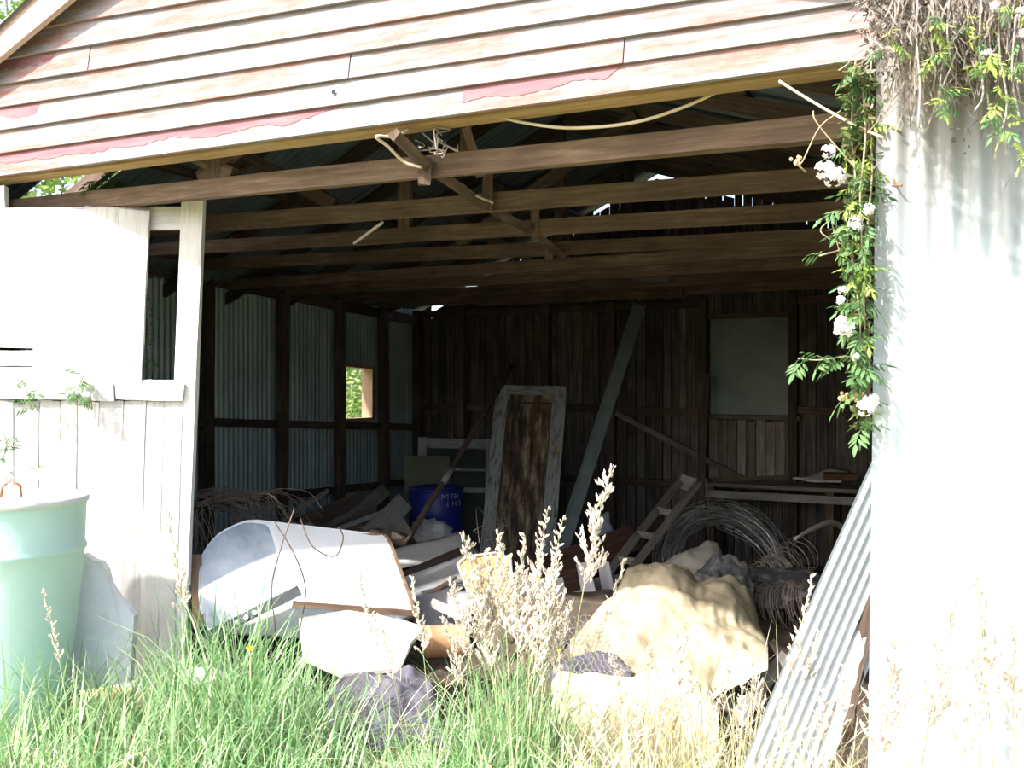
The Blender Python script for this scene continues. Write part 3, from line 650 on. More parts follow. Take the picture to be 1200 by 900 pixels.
mb = MB(); hp_ = q4(dp, .92, .33)+dn*.022; mb.box(hp_, RT*.012, dn*.004, UP*.05); obj('lock_plate', mb, M_rust, dd)
plank('edge_strip', q4(dp, -.045, .0)-dn*.03, q4(dp, -.05, 1)-dn*.03, .05, .03, M_door, dd, face=dn)
# long steel channel leaning to the tie beams
ch = [at(749, 358, 9.35), at(676, 585, 8.6), at(650, 668, 8.35)]
cn = thing('steel_channel', ch[2], 'long grey-green steel channel leaning up to the roof beams right of the old door', 'channel')
cd = (ch[0]-ch[2]); 
M_ = plank('web', ch[2], ch[0], .115, .012, M_steel, cn, seg=8, wob=.001)
sd = cd.cross(CAM-ch[2]).normalized()
plank('flange', ch[2]+sd*.055+FW*-.02, ch[0]+sd*.055+FW*-.02, .012, .05, M_steel, cn, wob=.001); plank('flange', ch[2]-sd*.055+FW*-.02, ch[0]-sd*.055+FW*-.02, .012, .05, M_steel, cn, wob=.001)
# thin pole across the drum
po = thing('thin_pole', at(472, 640, 8.0), 'thin dark pole with one pale band slanting across the blue drum', 'pole')
mb = MB(); mb.tube([at(472, 640, 8.0), at(532, 545, 8.6), at(600, 428, 9.4)], [.03, .026, .02], 8); obj('shaft', mb, M_dark, po, True)
mb = MB(); mb.tube([at(519, 566, 8.45), at(529, 550, 8.57)], .029, 8); obj('band', mb, M_pale, po, True)

# ---------------------------------------------------------------- loose timber on the left
for a, b, wd, h, m, lab in (
    (at(422, 640, 7.6), at(474, 588, 8.7), .17, .025, M_pale, 'broad pale board topmost of the loose timber left of the blue drum'),
    (at(390, 626, 7.9), at(452, 574, 8.9), .12, .03, M_grey, 'grey board pointing up to the back corner behind the pale board'),
    (at(372, 622, 7.7), at(438, 588, 8.4), .05, .03, M_grey, 'narrow grey batten leaning in front of the iron wall on the timber heap'),
    (at(396, 620, 7.3), at(450, 600, 7.8), .035, .02, M_pale, 'slim pale batten lying across the timber heap behind the refrigerator'),
    (at(330, 610, 7.6), at(384, 575, 8.0), .035, .03, M_grey, 'thin grey stick leaning on the iron wall behind the refrigerator top'),
    (at(438, 640, 7.4), at(476, 616, 8.0), .13, .03, M_grey, 'short grey board lowest of the timber heap beside the drum'),
    (at(350, 616, 8.2), at(425, 584, 8.8), .14, .04, M_dark, 'dark wide board at the back of the timber heap under the wall rail'),
    (at(500, 600, 9.95), at(530, 640, 9.5), .05, .03, M_dark, 'short dark batten propped behind the blue drum')):
    topplank('loose_board', a, b, wd, h, m, lab, 'board')
mb = MB(); 
for (x, y, d, rr) in ((410, 626, 7.7, .22), (440, 628, 7.8, .2), (462, 632, 8.2, .2), (380, 630, 7.4, .22), (340, 628, 7.0, .25)): mb.blob(at(x, y+12, d), (rr*1.3, rr, rr*.7), 10, 6, .5, 3)
top('debris_heap', mb, M_dirt, 'low dark heap of rubble under the loose boards behind the refrigerator', 'rubble')

# ---------------------------------------------------------------- right-hand middle: ladder, coil, netting, rags
ld = thing('wooden_ladder', at(728, 672, 7.1), 'short grey wooden ladder frame leaning to the right before the back wall', 'ladder')
l0, l1, l2, l3 = at(715, 668, 7.1), at(800, 560, 8.1), at(738, 670, 7.0), at(818, 566, 8.0)
plank('rail', l0, l1, .06, .04, M_grey, ld); plank('rail', l2, l3, .06, .05, M_grey, ld)
for t in (.10, .36, .62, .96): plank('rung', l0+(l1-l0)*t, l2+(l3-l2)*t, .05 if t < .9 else .12, .03, M_grey, ld)
def coil(name, c, ax, rad, n, spread, wr, mat, label, cat, lump=.12):
    mb = MB(); ax = ax.normalized(); x = ax.orthogonal().normalized(); y = ax.cross(x)
    for i in range(n):
        r = rad*R(.80, 1.06); cc = c+ax*R(-spread, spread)+x*R(-.05, .05)*rad*2+y*R(-.05, .05)*rad*2
        tx = R(-.12, .12); ph = R(0, 6.3); ec = R(.9, 1.08); pts = []
        for k in range(29):
            a = 2*math.pi*k/28+ph
            rr = r*(1+.05*math.sin(2*a+ph)+.03*math.sin(5*a+i))
            pts.append(cc+x*rr*math.cos(a)*ec+y*rr*math.sin(a)+ax*(tx*rr*math.sin(a+ph)))
        mb.tube(pts, wr, 3, cap=False)
    return top(name, mb, mat, label, cat)
coil('wire_coil', at(850, 668, 7.6), Vector(FW*-.86+UP*.5+RT*.1), .50, 58, .13, .0032, M_wire, 'big loose coil of grey fence wire standing before the workbench', 'wire')
coil('wire_coil', at(915, 668, 6.9), Vector(RT*.8+FW*.5+UP*.35), .13, 34, .26, .0025, M_wirer, 'small dark roll of wire netting right of the big wire coil', 'wire')
coil('wire_coil', at(905, 715, 6.2), Vector(RT*.75+FW*-.6+UP*.3), .16, 46, .28, .0022, M_wirer, 'crushed roll of wire netting between the burlap heap and leaning iron', 'wire')
mb = MB(); mb.blob(at(915, 690, 6.6), (.42, .45, .12), 14, 8, .4, 3); top('netting_heap', mb, M_rag, 'dark matted heap under the wire netting rolls on the right', 'heap', smooth=True)
mb = MB()
for k in range(1, 26):
    p = at(800+4*k, 735-2*math.sin(k), 6.0)
ends = [at(842, 834, 4.9), at(908, 758, 5.6)]
topplank('fence_pole', ends[0]+Vector((0, 0, .0)), ends[1], .075, .07, M_grey, 'upper grey pole at the right foot of the burlap heap', 'pole', wob=.004)
topplank('fence_pole', at(862, 842, 4.7), at(918, 772, 5.35), .07, .06, M_pale, 'lower pale pole beside the foot of the leaning iron sheet', 'pole', wob=.004)
mb = MB(); mb.tube(curve([at(1010, 735, 7.1), at(1000, 640, 7.0), at(978, 613, 6.8), at(952, 620, 6.6), at(931, 632, 6.4)], 4), [.024]*8+[.022-.0015*i for i in range(9)], 7); top('bent_stick', mb, M_pale, 'pale-tipped bent stick poking out beside the leaning iron sheet', 'stick', smooth=True)
sheet('tin_sheet', [at(691, 611, 8.3), at(713, 599, 8.4), at(721, 634, 8.2), at(694, 645, 8.1)], .006, M_foil, 'small crumpled bluish sheet beside the foot of the steel channel', 'sheet', crum=.05, sc=9)
topplank('red_board', at(640, 668, 7.8), at(742, 630, 8.2), .22, .03, M_redb, 'wide red-brown board lying below the crumpled bluish sheet', 'board')
topplank('brown_board', at(618, 690, 7.2), at(690, 676, 7.3), .16, .03, M_redb, 'short dark brown board behind the tall grass heads', 'board')
topplank('paling', at(697, 728, 5.9), at(683, 660, 6.1), .085, .018, M_lav, 'taller lavender-grey paling upright left of the burlap heap', 'paling')
topplank('paling', at(716, 712, 6.1), at(707, 660, 6.3), .075, .018, M_lav, 'shorter grey paling standing behind the taller one', 'paling')
for a, b, wd, m, lab in ((at(640, 738, 5.6), at(700, 712, 5.9), .09, M_pale, 'pale board poking out left of the burlap heap'),
    (at(648, 752, 5.4), at(694, 738, 5.6), .07, M_grey, 'grey batten under the pale board left of the burlap heap'),
    (at(560, 742, 5.3), at(650, 728, 5.6), .10, M_pale, 'pale board lying behind the tall grass below the seat board'),
    (at(438, 708, 5.7), at(492, 722, 5.4), .06, M_grey, 'grey batten under the corner of the refrigerator')):
    topplank('scrap_board', a, b, wd, .025, m, lab, 'board')

# ---------------------------------------------------------------- burlap heap, sack, chicken wire
def lerp(tab, x):
    for (a, p), (b, q) in zip(tab[:-1], tab[1:]):
        if a <= x <= b: t = (x-a)/(b-a); t = t*t*(3-2*t)*.5+t*.5; return p+(q-p)*t
    return tab[0][1] if x < tab[0][0] else tab[-1][1]
def drape(tops, bots, x0, x1, d0, d1, amp, mat, name, label, cat, nu=70, nv=44, fsc=4.5):
    mb = MB()
    def fn(a, b):
        x = x0+(x1-x0)*a; yt, yb = lerp(tops, x), lerp(bots, x); ys = sum(lerp(tops, min(x1, max(x0, x+dx_))) for dx_ in range(-48, 49, 12))/9
        if b < .72:
            s_ = b/.72; yt = ys+(yt-ys)*s_**2.5; y = yb+(yt-yb)*math.sin(s_*math.pi/2); d = d0+(d1-d0)*(s_**1.25)
            p = at(x, y, d)
        else:
            s_ = (b-.72)/.28; p = at(x, yt, d1+.28*s_); p.z = p.z*(1-s_**2)+.02*s_**2
        k = amp*(noise.noise(p*fsc)+.55*abs(noise.noise(p*fsc*2.1+Vector((3, 0, 0))))+.25*noise.noise(p*fsc*4))
        ed = min(1, 6*min(a, 1-a)+.25)
        return p+Vector((-FW.x*.5, -FW.y*.5, .85))*k*ed
    mb.grid(fn, nu, nv); return top(name, mb, mat, label, cat, smooth=True)
drape([(668, 756), (690, 724), (715, 700), (738, 668), (760, 660), (785, 656), (804, 668), (818, 684), (835, 680), (855, 677), (872, 688), (884, 712), (890, 735), (900, 770)],
      [(668, 772), (700, 782), (760, 806), (830, 818), (870, 800), (900, 785)], 668, 900, 4.85, 6.0, .06, M_burlap, 'burlap_heap', 'big crumpled heap of tan burlap on the right of the junk', 'cloth', 90, 56, 5.5)
drape([(735, 690), (750, 672), (790, 654), (815, 640), (830, 631), (842, 636), (850, 660)], [(735, 700), (850, 700)], 735, 850, 6.25, 6.7, .05, M_ragg, 'grey_rag', 'grey brown sacking lying behind the burlap heap left of the black rag', 'rag', 40, 24)
drape([(806, 690), (818, 668), (840, 654), (862, 652), (876, 660), (882, 690)], [(806, 705), (885, 705)], 806, 883, 6.08, 6.3, .07, M_rag, 'dark_rag', 'crumpled black and white rag behind the top of the burlap heap', 'rag', 40, 24, 8)
drape([(646, 800), (656, 788), (720, 790), (780, 786), (830, 800), (842, 830)], [(646, 890), (700, 930), (780, 940), (842, 900)], 646, 842, 4.05, 4.7, .05, M_foam, 'cream_sack', 'pale cream stuffed sack lying in front of the burlap heap', 'sack', 44, 30)
drape([(384, 818), (396, 800), (425, 786), (455, 796), (482, 784), (505, 792), (514, 824)], [(384, 872), (450, 880), (514, 870)], 384, 514, 3.95, 4.42, .06, M_cloth, 'purple_cloth', 'crumpled purple-blue cloth lying in the grass below the cream board', 'cloth', 44, 30, 7)
drape([(644, 794), (656, 772), (690, 765), (720, 768), (740, 784)], [(644, 806), (740, 804)], 644, 740, 4.55, 4.85, .03, M_cloth, 'lavender_cloth', 'small purple-grey cloth under the chicken wire beside the cream sack', 'cloth', 34, 20, 7)
def hexwire(x0, x1, y0, y1, d0, d1, cell, label):
    mb = MB()
    W = 1.0
    nx, ny = int((x1-x0)/cell), int((y0-y1)/cell*1.15)+1
    def P(i, j): 
        a = i/nx; b = j/ny; p = at(x0+(x1-x0)*a, y0+(y1-y0)*b-8*math.sin(a*3.1)*b, d0+(d1-d0)*b)
        return p+Vector((0, 0, .03+.02*noise.noise(p*9)))-FW*.03
    for j in range(ny):
        for i in range(nx):
            o_ = .5*(j % 2); c = (i+o_, j)
            mb.tube([P(c[0], j), P(c[0], j+.6)], .0016, 3, cap=False)
            mb.tube([P(c[0], j+.6), P(c[0]+.5, j+1)], .0014, 3, cap=False); mb.tube([P(c[0], j+.6), P(c[0]-.5, j+1)], .0014, 3, cap=False)
    return top('chicken_wire', mb, M_wire, label, 'wire netting')
hexwire(642, 738, 797, 764, 4.55, 4.9, 6.5, 'piece of chicken wire lying over the purple-grey cloth beside the cream sack')
hexwire(648, 712, 768, 734, 4.95, 5.4, 6, 'piece of chicken wire hanging down the left edge of the burlap heap')
# fallen weathered stones/chips at the foot of the grass, left
mb = MB(); mb.blob(at(238, 795, 4.35), (.10, .08, .045), 10, 6, .4, 4); top('pale_stone', mb, M_slab, 'flat pale stone lying in the grass below the refrigerator', 'stone', smooth=True)

# ---------------------------------------------------------------- iron sheet leaning inside the right jamb, broken boards
M_leaniron = mottled('bright_zinc_sheet', [(.3, (.52, .56, .60)), (.6, (.65, .69, .73)), (.8, (.70, .74, .78))], 3, (3, 3, .6), .55, .4, .1, 7, .06, [(5, .66, .76, (.34, .30, .26))])
tl, bl, br = at(1030, 522, 3.78), at(884, 868, 3.5), at(965, 905, 3.60)
xx = (br-bl); zz_ = (tl-bl); Wd = .36; Hh = zz_.length
me = corr(Wd, Hh+.3, .040, .007, 16, 8, bend=.015, jag=.02).mesh('leaning_sheet', mat=M_leaniron, smooth=True)
z_ = zz_.normalized(); x_ = (xx-z_*xx.dot(z_)).normalized(); y_ = z_.cross(x_)
o = bpy.data.objects.new('iron_sheet', me); C.objects.link(o); M = Matrix((x_, y_, z_)).transposed().to_4x4(); M.translation = bl-z_*.3; o.matrix_world = M
tag(o, 'pale corrugated iron sheet leaning slantwise inside the right side of the opening', 'iron sheet')
for a, b, wd, m, lab in ((at(950, 880, 3.75), at(1018, 640, 4.0), .035, M_white, 'white splintered board just behind the leaning iron sheet'),
    (at(985, 890, 3.6), at(1022, 690, 3.75), .045, M_dark, 'dark splintered board next to the right jamb'),
    (at(968, 900, 3.5), at(1010, 745, 3.6), .035, M_white, 'lower white splintered board between the iron sheet and the jamb')):
    topplank('splintered_board', a, b, wd, .02, m, lab, 'board', jag=.05, wob=.006, seg=14)

# ---------------------------------------------------------------- workbench at the back right
by = 9.15; b0, b1 = onv(820, 574, by).x, -.35; bzz = onv(900, 571, by).z
wbn = thing('workbench', ((b0+b1)/2, by+.2, 0), 'long rough timber workbench along the back wall behind the wire coil', 'workbench')
for k in range(3): plank('top_board', (b0, by+.06+.14*k, bzz), (b1, by+.06+.14*k, bzz), .135, .035, M_grey, wbn, face=UP)
plank('front_rail', (b0+.05, by+.02, bzz-.09), (b1, by+.02, bzz-.09), .07, .03, M_pale, wbn, face=(0, -1, 0))
for u_ in (b0+.1, (b0+b1)/2, b1-.1):
    for v_ in (by+.05, by+.38): plank('leg', (u_, v_, -.02), (u_, v_, bzz-.02), .07, .07, M_dark, wbn, face=(0, -1, 0))
sheet('folded_tin', [onv(928, 566, by+.05)+UP*.03, onv(975, 548, by+.4), onv(995, 552, by+.4), onv(985, 567, by+.05)+UP*.03], .01, M_card, 'folded pale tin sheet lying on the workbench', 'sheet', crum=.03)
mb = MB(); c = onv(985, 560, by+.12); mb.box(c+UP*.015, (.14, .03, 0), (-.02, .09, 0), (0, 0, .028)); top('brown_box', mb, M_redb, 'flat brown box on the workbench beside the folded tin', 'box')
topplank('bench_batten', onv(835, 566, by+.2)+UP*.03, onv(925, 563, by+.3)+UP*.03, .04, .025, M_dark, 'thin dark batten lying along the workbench top', 'board')
topplank('thin_post', onv(820, 600, 9.0)-UP*.0, onv(829, 438, 9.4), .05, .05, M_dark, 'thin dark post standing left of the grimy window', 'post')
mb = MB(); mb.tube([onv(827, 560, 9.05), onv(829, 585, 9.0), onv(831, 600, 8.95), onv(829, 625, 8.9)], .008, 5); top('hanging_wire', mb, M_wirer, 'short wire hanging off the left end of the workbench', 'wire')
topplank('lumber', onv(560, 352, 8.75), onv(800, 340, 8.75), .12, .04, M_beam, 'brown board stored flat across the last roof beams', 'board')
topplank('lumber', onz(742, 318, 2.70), onz(842, 322, 2.70), .16, .03, M_grey, 'grey board stored on the roof beams above the steel channel', 'board')
topplank('lumber', onz(650, 316, 2.70), onz(790, 326, 2.70), .10, .03, M_beam, 'brown board lying askew on the roof beams beside the grey one', 'board')

# ---------------------------------------------------------------- cables, wires, sticks
mb = MB()
mb.tube(curve([at(580, 134, 3.72), at(610, 143, 3.68), at(668, 150, 3.6), at(740, 144, 3.5), at(800, 126, 3.42), at(852, 102, 3.36)]), .006, 6); top('cable', mb, M_cable, 'long pale cable hanging in a loop under the header beam', 'cable', smooth=True)
mb = MB(); mb.tube(curve([at(478, 152, 3.86), at(462, 160, 3.84), at(441, 160, 3.8), at(455, 172, 3.85), at(474, 190, 3.9), at(494, 196, 3.9)]), .006, 6); top('cable', mb, M_cable, 'short pale cable looping from the header onto the first roof beam', 'cable', smooth=True)
mb = MB(); mb.tube(curve([at(540, 215, 4.4), at(556, 228, 4.5), at(575, 236, 4.6), at(577, 238, 4.62)]), .006, 5); top('cable', mb, M_cable, 'thin pale cable lying along the roof runner', 'cable', smooth=True)
mb = MB(); mb.tube(curve([at(913, 95, 3.12), at(950, 118, 3.07), at(1000, 146, 3.0), at(1036, 162, 2.95)]), [.0045]*25, 6); top('cut_branch', mb, M_cable, 'straight pale cane slanting from the header to the vine', 'cane', smooth=True)
mb = MB()
for k in range(9):
    c = at(505+R(-12, 14), 168+R(-8, 8), 3.85); mb.tube(curve([c+Vector((R(-.06, .06), R(-.04, .04), R(-.05, .05))) for _ in range(4)], 7), .0028, 4)
top('wire_tangle', mb, M_wirer, 'rusty curl of wire hooked over the first roof beam', 'wire')
mb = MB(); mb.tube([at(415, 285, 5.1), at(448, 261, 4.6)], .008, 5); top('thin_lath', mb, M_pale, 'thin pale lath stuck slantwise between two roof beams', 'lath')
mb = MB()
for k in range(60):
    p = at(R(212, 300), R(578, 600), R(5.7, 6.6)); L = R(.15, .5); a = R(-.5, .5)
    mb.tube(curve([p, p+RT*L*.4+UP*R(-.02, .06), p+RT*L*.8+UP*R(-.05, .06)+FW*R(-.2, .2), p+RT*L+UP*R(-.2, .02)], 4), .003, 3)
for k in range(26):
    p = at(R(214, 245), R(580, 610), R(5.6, 6.2)); mb.tube(curve([p, p+UP*R(-.2, -.1)+RT*R(-.06, .1), p+UP*-.4+RT*R(-.05, .2)], 4), .003, 3)
top('wire_tangle', mb, M_wirer, 'tangle of old wire netting above the end of the refrigerator', 'wire')
mb = MB()
for k in range(16):
    p = at(R(566, 592), R(598, 640), R(7.7, 7.9)); mb.tube(curve([p, p+UP*R(-.15, .15)+RT*R(-.1, .1), p+UP*R(-.3, .1)+RT*R(-.1, .12)], 4), .0035, 3)
top('wire_tangle', mb, M_wirer, 'small tangle of thin wire in front of the old door', 'wire')
for a, b, wd, m, nm, lab in ((at(506, 706, 5.5), at(552, 728, 5.3), .05, M_pale, 'scrap_board', 'narrow pale slat lying across the grey metal panel'),
    (at(600, 702, 5.7), at(660, 690, 6.0), .14, M_card, 'scrap_board', 'pale flat board right of the tan orange seat board'),
    (at(470, 676, 6.0), at(538, 646, 6.4), .05, M_dark, 'scrap_board', 'dark batten lying along the top of the grey metal panel'),
    (at(445, 722, 5.3), at(500, 742, 5.0), .05, M_steel, 'scrap_board', 'dark grey strip between the refrigerator and the cream board'),
    (at(640, 716, 6.0), at(690, 700, 6.2), .12, M_card, 'scrap_board', 'light grey board just left of the palings'),
    (at(588, 726, 5.2), at(642, 738, 5.1), .08, M_foil, 'scrap_board', 'bluish strip lying behind the tall grass'),
    (at(690, 688, 6.4), at(760, 676, 6.7), .10, M_rag, 'scrap_board', 'blackened board under the foot of the ladder')):
    topplank(nm, a, b, wd, .022, m, lab, 'board')

# ---------------------------------------------------------------- foliage: leaves, vines, flowers
M_leaf = leafmat('jasmine_leaf', [(.3, (.055, .13, .045)), (.6, (.12, .225, .08)), (.8, (.22, .33, .12))])
M_leafy = leafmat('young_yellow_leaf', [(.3, (.22, .36, .07)), (.6, (.36, .44, .10)), (.8, (.46, .46, .16))])
M_petal = leafmat('white_petal', [(.3, (.70, .66, .68)), (.7, (.80, .78, .79))], .25)
M_stem = mottled('vine_stem', [(.3, (.20, .17, .10)), (.7, (.38, .34, .22))], 9, rough=.8, bs=0)
M_dead = mottled('dead_vine', [(.3, (.14, .115, .095)), (.6, (.25, .21, .175)), (.8, (.36, .32, .275))], 9, rough=.9, bs=0, rnd=False)
def leaf_mesh(name, n, L, mat):
    mb = MB()
    mb.tube([(0, 0, 0), (L*.5, 0, .006), (L, 0, -.006)], .0012, 3)
    for i in range(n):
        t = (i//2+1)/(n//2+1) if i < n-1 else 1.0; sgn = 1 if i % 2 else -1
        b = Vector((L*t, 0, .004-.01*t)); a = math.radians(55)*sgn if i < n-1 else 0
        d = Vector((math.cos(a), math.sin(a), -.25-R(0, .3))).normalized(); l = L*R(.42, .6)*(1.25 if i == n-1 else 1); sd = d.cross(Vector((0, 0, 1))).normalized()*l*.17
        m1 = b+d*l*.35; m2 = b+d*l*.7; up = Vector((0, 0, l*.05))
        mb.add([b, m1+sd-up, m2+sd*.75-up, b+d*l-up*2, m2-sd*.75-up, m1-sd-up, m1, m2], [(0, 1, 6), (0, 6, 5), (1, 2, 7, 6), (5, 6, 7, 4), (2, 3, 7), (4, 7, 3)])
    return mb.mesh(name, mat=mat)
LEAF = [leaf_mesh('leaf', 7, .075, M_leaf), leaf_mesh('leaf', 7, .09, M_leaf), leaf_mesh('leaf', 5, .07, M_leaf)]
LEAFY = [leaf_mesh('leaf', 5, .06, M_leafy), leaf_mesh('leaf', 7, .075, M_leafy)]
def cluster_mesh(n, rad):
    mb = MB()
    for i in range(n):
        d = Vector((R(-1, 1), R(-1.3, -.1), R(-.9, .9))).normalized(); c = d*rad*R(.5, 1); x = d.orthogonal().normalized(); y = d.cross(x); r = R(.017, .023)
        mb.tube([c*.2, c], .0012, 3)
        ph = R(0, 6)
        for k in range(5):
            a = ph+k*1.2566; u_ = x*math.cos(a)+y*math.sin(a); v_ = x*-math.sin(a)+y*math.cos(a)
            mb.add([c, c+u_*r*.6+v_*r*.33+d*.002, c+u_*r+d*-.001, c+u_*r*.6-v_*r*.33+d*.002], [(0, 1, 2, 3)])
    return mb.mesh('flower', mat=M_petal)
CLUS = [cluster_mesh(13, .045), cluster_mesh(9, .036)]
def rotm(p, d, roll=0, s_=1.0):
    d = Vector(d).normalized(); zz2 = UP-d*d.dot(UP)
    if zz2.length < .1: zz2 = Vector((0, -1, .2))
    M = frame(p, d, zz2) @ Matrix.Rotation(roll, 4, 'X') @ Matrix.Scale(s_, 4); return M
def put_leaf(p, d, parent, young=False, s_=1.0):
    return inst('leaf', random.choice(LEAFY if young else LEAF), parent, rotm(p, d, R(-.7, .7), s_*R(.8, 1.25)))
def put_flower(p, parent, s_=1.0):
    return inst('flower_cluster', random.choice(CLUS), parent, Matrix.Translation(p) @ Matrix.Rotation(R(-.5, .8), 4, 'Z') @ Matrix.Scale(s_, 4))

dv = 2.96
vine = thing('jasmine_vine', at(1012, 75, dv), 'white-flowering jasmine vine hanging down the right jamb of the opening', 'vine')
main = [[(1003, 70), (1000, 110), (998, 160), (1002, 210), (996, 250), (992, 300)], [(1022, 60), (1018, 130), (1022, 200), (1016, 270), (1012, 330), (1014, 400), (1018, 470), (1020, 500)],
        [(1010, 90), (1014, 160), (1008, 230), (1010, 300), (1004, 350), (996, 390)], [(998, 300), (1004, 340), (1008, 380), (1006, 420)]]
pts_all = []
for j, c in enumerate(main):
    pts = curve([at(x, y, dv+.05*math.sin(i+j)) for i, (x, y) in enumerate(c)], 8); pts_all.append(pts)
    mb = MB(); mb.tube(pts, [.004-.002*i/len(pts) for i in range(len(pts))], 5); obj('stem', mb, M_stem, vine, True)
for c in ([(1000, 240), (985, 250), (962, 268), (972, 280), (990, 290), (960, 300)], [(985, 130), (960, 150), (940, 190), (932, 190), (945, 202)], [(1005, 200), (970, 160), (955, 140), (953, 130)], [(1010, 420), (990, 418), (960, 422), (935, 420)], [(1000, 250), (975, 252), (985, 300)]):
    mb = MB(); pts = curve([at(x, y, dv+.02) for x, y in c], 6); mb.tube(pts, .0028, 4); obj('tendril', mb, M_stem, vine, True)
for pts in pts_all:
    for i in range(1, len(pts), 1):
        for _ in range(2):
            if R(0, 1) < .62:
                d = RT*R(-1.2, .9)+UP*R(-1, .3)+FW*R(-.8, .5); put_leaf(pts[i], d, vine, R(0, 1) < .3, .66)
for x in range(935, 1012, 9): put_leaf(at(x, 421+R(-3, 3), dv), RT*R(-1, .2)+UP*R(-.5, .5)-FW*.4, vine, False, .85)
for (x, y) in ((986, 245), (975, 262), (1012, 440), (1004, 458), (1000, 495), (1012, 500), (1006, 432), (985, 300), (965, 298), (1018, 430), (1010, 350), (1022, 350)): put_leaf(at(x, y, dv), RT*R(-1, .6)+UP*R(-.9, .1)-FW*.3, vine, False, .9)
for (x, y, s_) in ((970, 178, .6), (966, 200, .8), (978, 208, .85), (1018, 246, .6), (1004, 258, .5), (1002, 266, .6), (985, 352, .45), (988, 378, .7), (996, 386, .85), (984, 386, .6), (1002, 418, .35), (1014, 478, .75), (1021, 470, .6), (987, 340, .35)): put_flower(at(x, y, dv-.05), vine, s_)
for (x, y) in ((932, 188), (990, 464), (998, 466), (1006, 464)):
    mb = MB()
    for _ in range(7): c = at(x+R(-6, 6), y+R(-4, 4), dv); mb.blob(c, R(.005, .009), 5, 4, .2)
    obj('dry_bud', mb, mottled('dry_bud', [(.3, (.40, .27, .12)), (.7, (.58, .44, .26))], 9, bs=0), vine)

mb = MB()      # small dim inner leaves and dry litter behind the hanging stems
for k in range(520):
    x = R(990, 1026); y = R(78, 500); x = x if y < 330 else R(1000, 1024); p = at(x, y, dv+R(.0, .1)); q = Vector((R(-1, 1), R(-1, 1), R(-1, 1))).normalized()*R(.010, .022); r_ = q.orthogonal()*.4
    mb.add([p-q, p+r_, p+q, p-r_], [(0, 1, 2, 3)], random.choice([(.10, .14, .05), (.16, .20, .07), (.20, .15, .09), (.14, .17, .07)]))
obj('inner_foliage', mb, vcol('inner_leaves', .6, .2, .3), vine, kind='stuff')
# dead tangle over the top of the jamb sheet
tg = thing('dried_vine', at(1120, 60, 2.8), 'grey-brown tangle of dried vine hanging over the top of the jamb sheet', 'vine')
mb = MB()
for k in range(760):
    x = 1012+196*random.random()**.85; dens = .55+.45*math.sin((x-1020)/180*5)**2
    y0 = R(-60, 60); L = R(25, 110)*dens*(1.35 if 1095 < x < 1185 else 1 if x > 1045 else .6); d = R(2.55, 2.86); dx = R(-30, 30)
    pts = curve([at(x, y0, d), at(x+dx*.4, y0+L*.35, d+R(-.04, .04)), at(x+dx*.7+R(-8, 8), y0+L*.7, d+R(-.04, .04)), at(x+dx, y0+L, d)], 3)
    mb.tube(pts, R(.0011, .0026), 3, cap=False)
for k in range(260):
    x = R(1030, 1205); y0 = abs(random.gauss(0, 60)); d = R(2.6, 2.85); a = R(-1.2, 1.2); L = R(8, 30)
    mb.tube([at(x, y0, d), at(x+L*.5*math.sin(a)+R(-4, 4), y0+L*.5*math.cos(a), d), at(x+L*math.sin(a), y0+L*math.cos(a), d)], .0013, 3, cap=False)
for k in range(1700):      # dead leaf litter caught in the stems
    x = R(1015, 1205); y0 = R(-40, 55)+random.gauss(0, 32)+(35 if 1110 < x < 1180 else 0); p = at(x, y0, R(2.62, 2.86)); q = Vector((R(-1, 1), R(-1, 1), R(-1, 1))).normalized()*R(.006, .016); r_ = q.orthogonal()*.5
    mb.add([p-q, p+r_, p+q, p-r_], [(0, 1, 2, 3)])
obj('dry_stems', mb, M_dead, tg, kind='stuff')
for c in ([(1076, -20), (1074, 40), (1078, 100), (1076, 150)], [(1150, -10), (1148, 60), (1152, 110), (1142, 130)], [(1112, 0), (1110, 40), (1114, 70)], [(1190, 20), (1186, 90), (1195, 140)], [(1170, 60), (1180, 120), (1172, 160)]):
    mb = MB(); mb.tube(curve([at(x, y, 2.56) for x, y in c], 5), .003, 5); obj('stem', mb, M_pale, tg, True)
for (x0, y0, x1, y1, n) in ((1090, 15, 1108, 135, 26), (1150, 40, 1180, 160, 30), (1125, 10, 1140, 30, 6), (1184, 0, 1202, 20, 8), (1186, 50, 1202, 90, 8), (1180, 155, 1200, 185, 7), (1030, 35, 1045, 60, 5)):
    for i in range(n):
        t = R(0, 1); put_leaf(at(x0+(x1-x0)*t+R(-9, 9), y0+(y1-y0)*t+R(-5, 5), R(2.5, 2.62)), RT*R(-1, 1)+UP*R(-1, .2)-FW*R(0, .8), tg, R(0, 1) < .5, .62)
for (x, y) in ((1165, 8), (1197, 15), (1156, 64), (1199, 40)): put_flower(at(x, y, 2.55), tg, .4)

# sprigs on the gate
def sprig(pxs, d, label, n=2, flowers=(), young=False, s_=.8):
    root = thing('jasmine_sprig', at(*pxs[0], d), label, 'plant', 'jasmine sprigs on the gate')
    pts = curve([at(x, y, d) for x, y in pxs], 4); mb = MB(); mb.tube(pts, .0025, 4); obj('stem', mb, M_stem, root, True)
    for p in pts[1:]:
        for _ in range(n): put_leaf(p, RT*R(-1, 1)+UP*R(-.7, .5)-FW*R(.1, .6), root, young, s_)
    for (x, y, f) in flowers: put_flower(at(x, y, d-.06), root, f)
    return root
sprig([(98, 470), (92, 456), (98, 440)], 4.82, 'small green sprig growing up on the gate mid rail, upper middle', 1)
sprig([(38, 482), (34, 468), (30, 455)], 4.80, 'small green sprig on the gate rail nearest the left edge', 1)
sprig([(108, 478), (107, 470), (106, 464)], 4.80, 'tiny green sprig hanging below the gate mid rail', 1, (), False, .6)
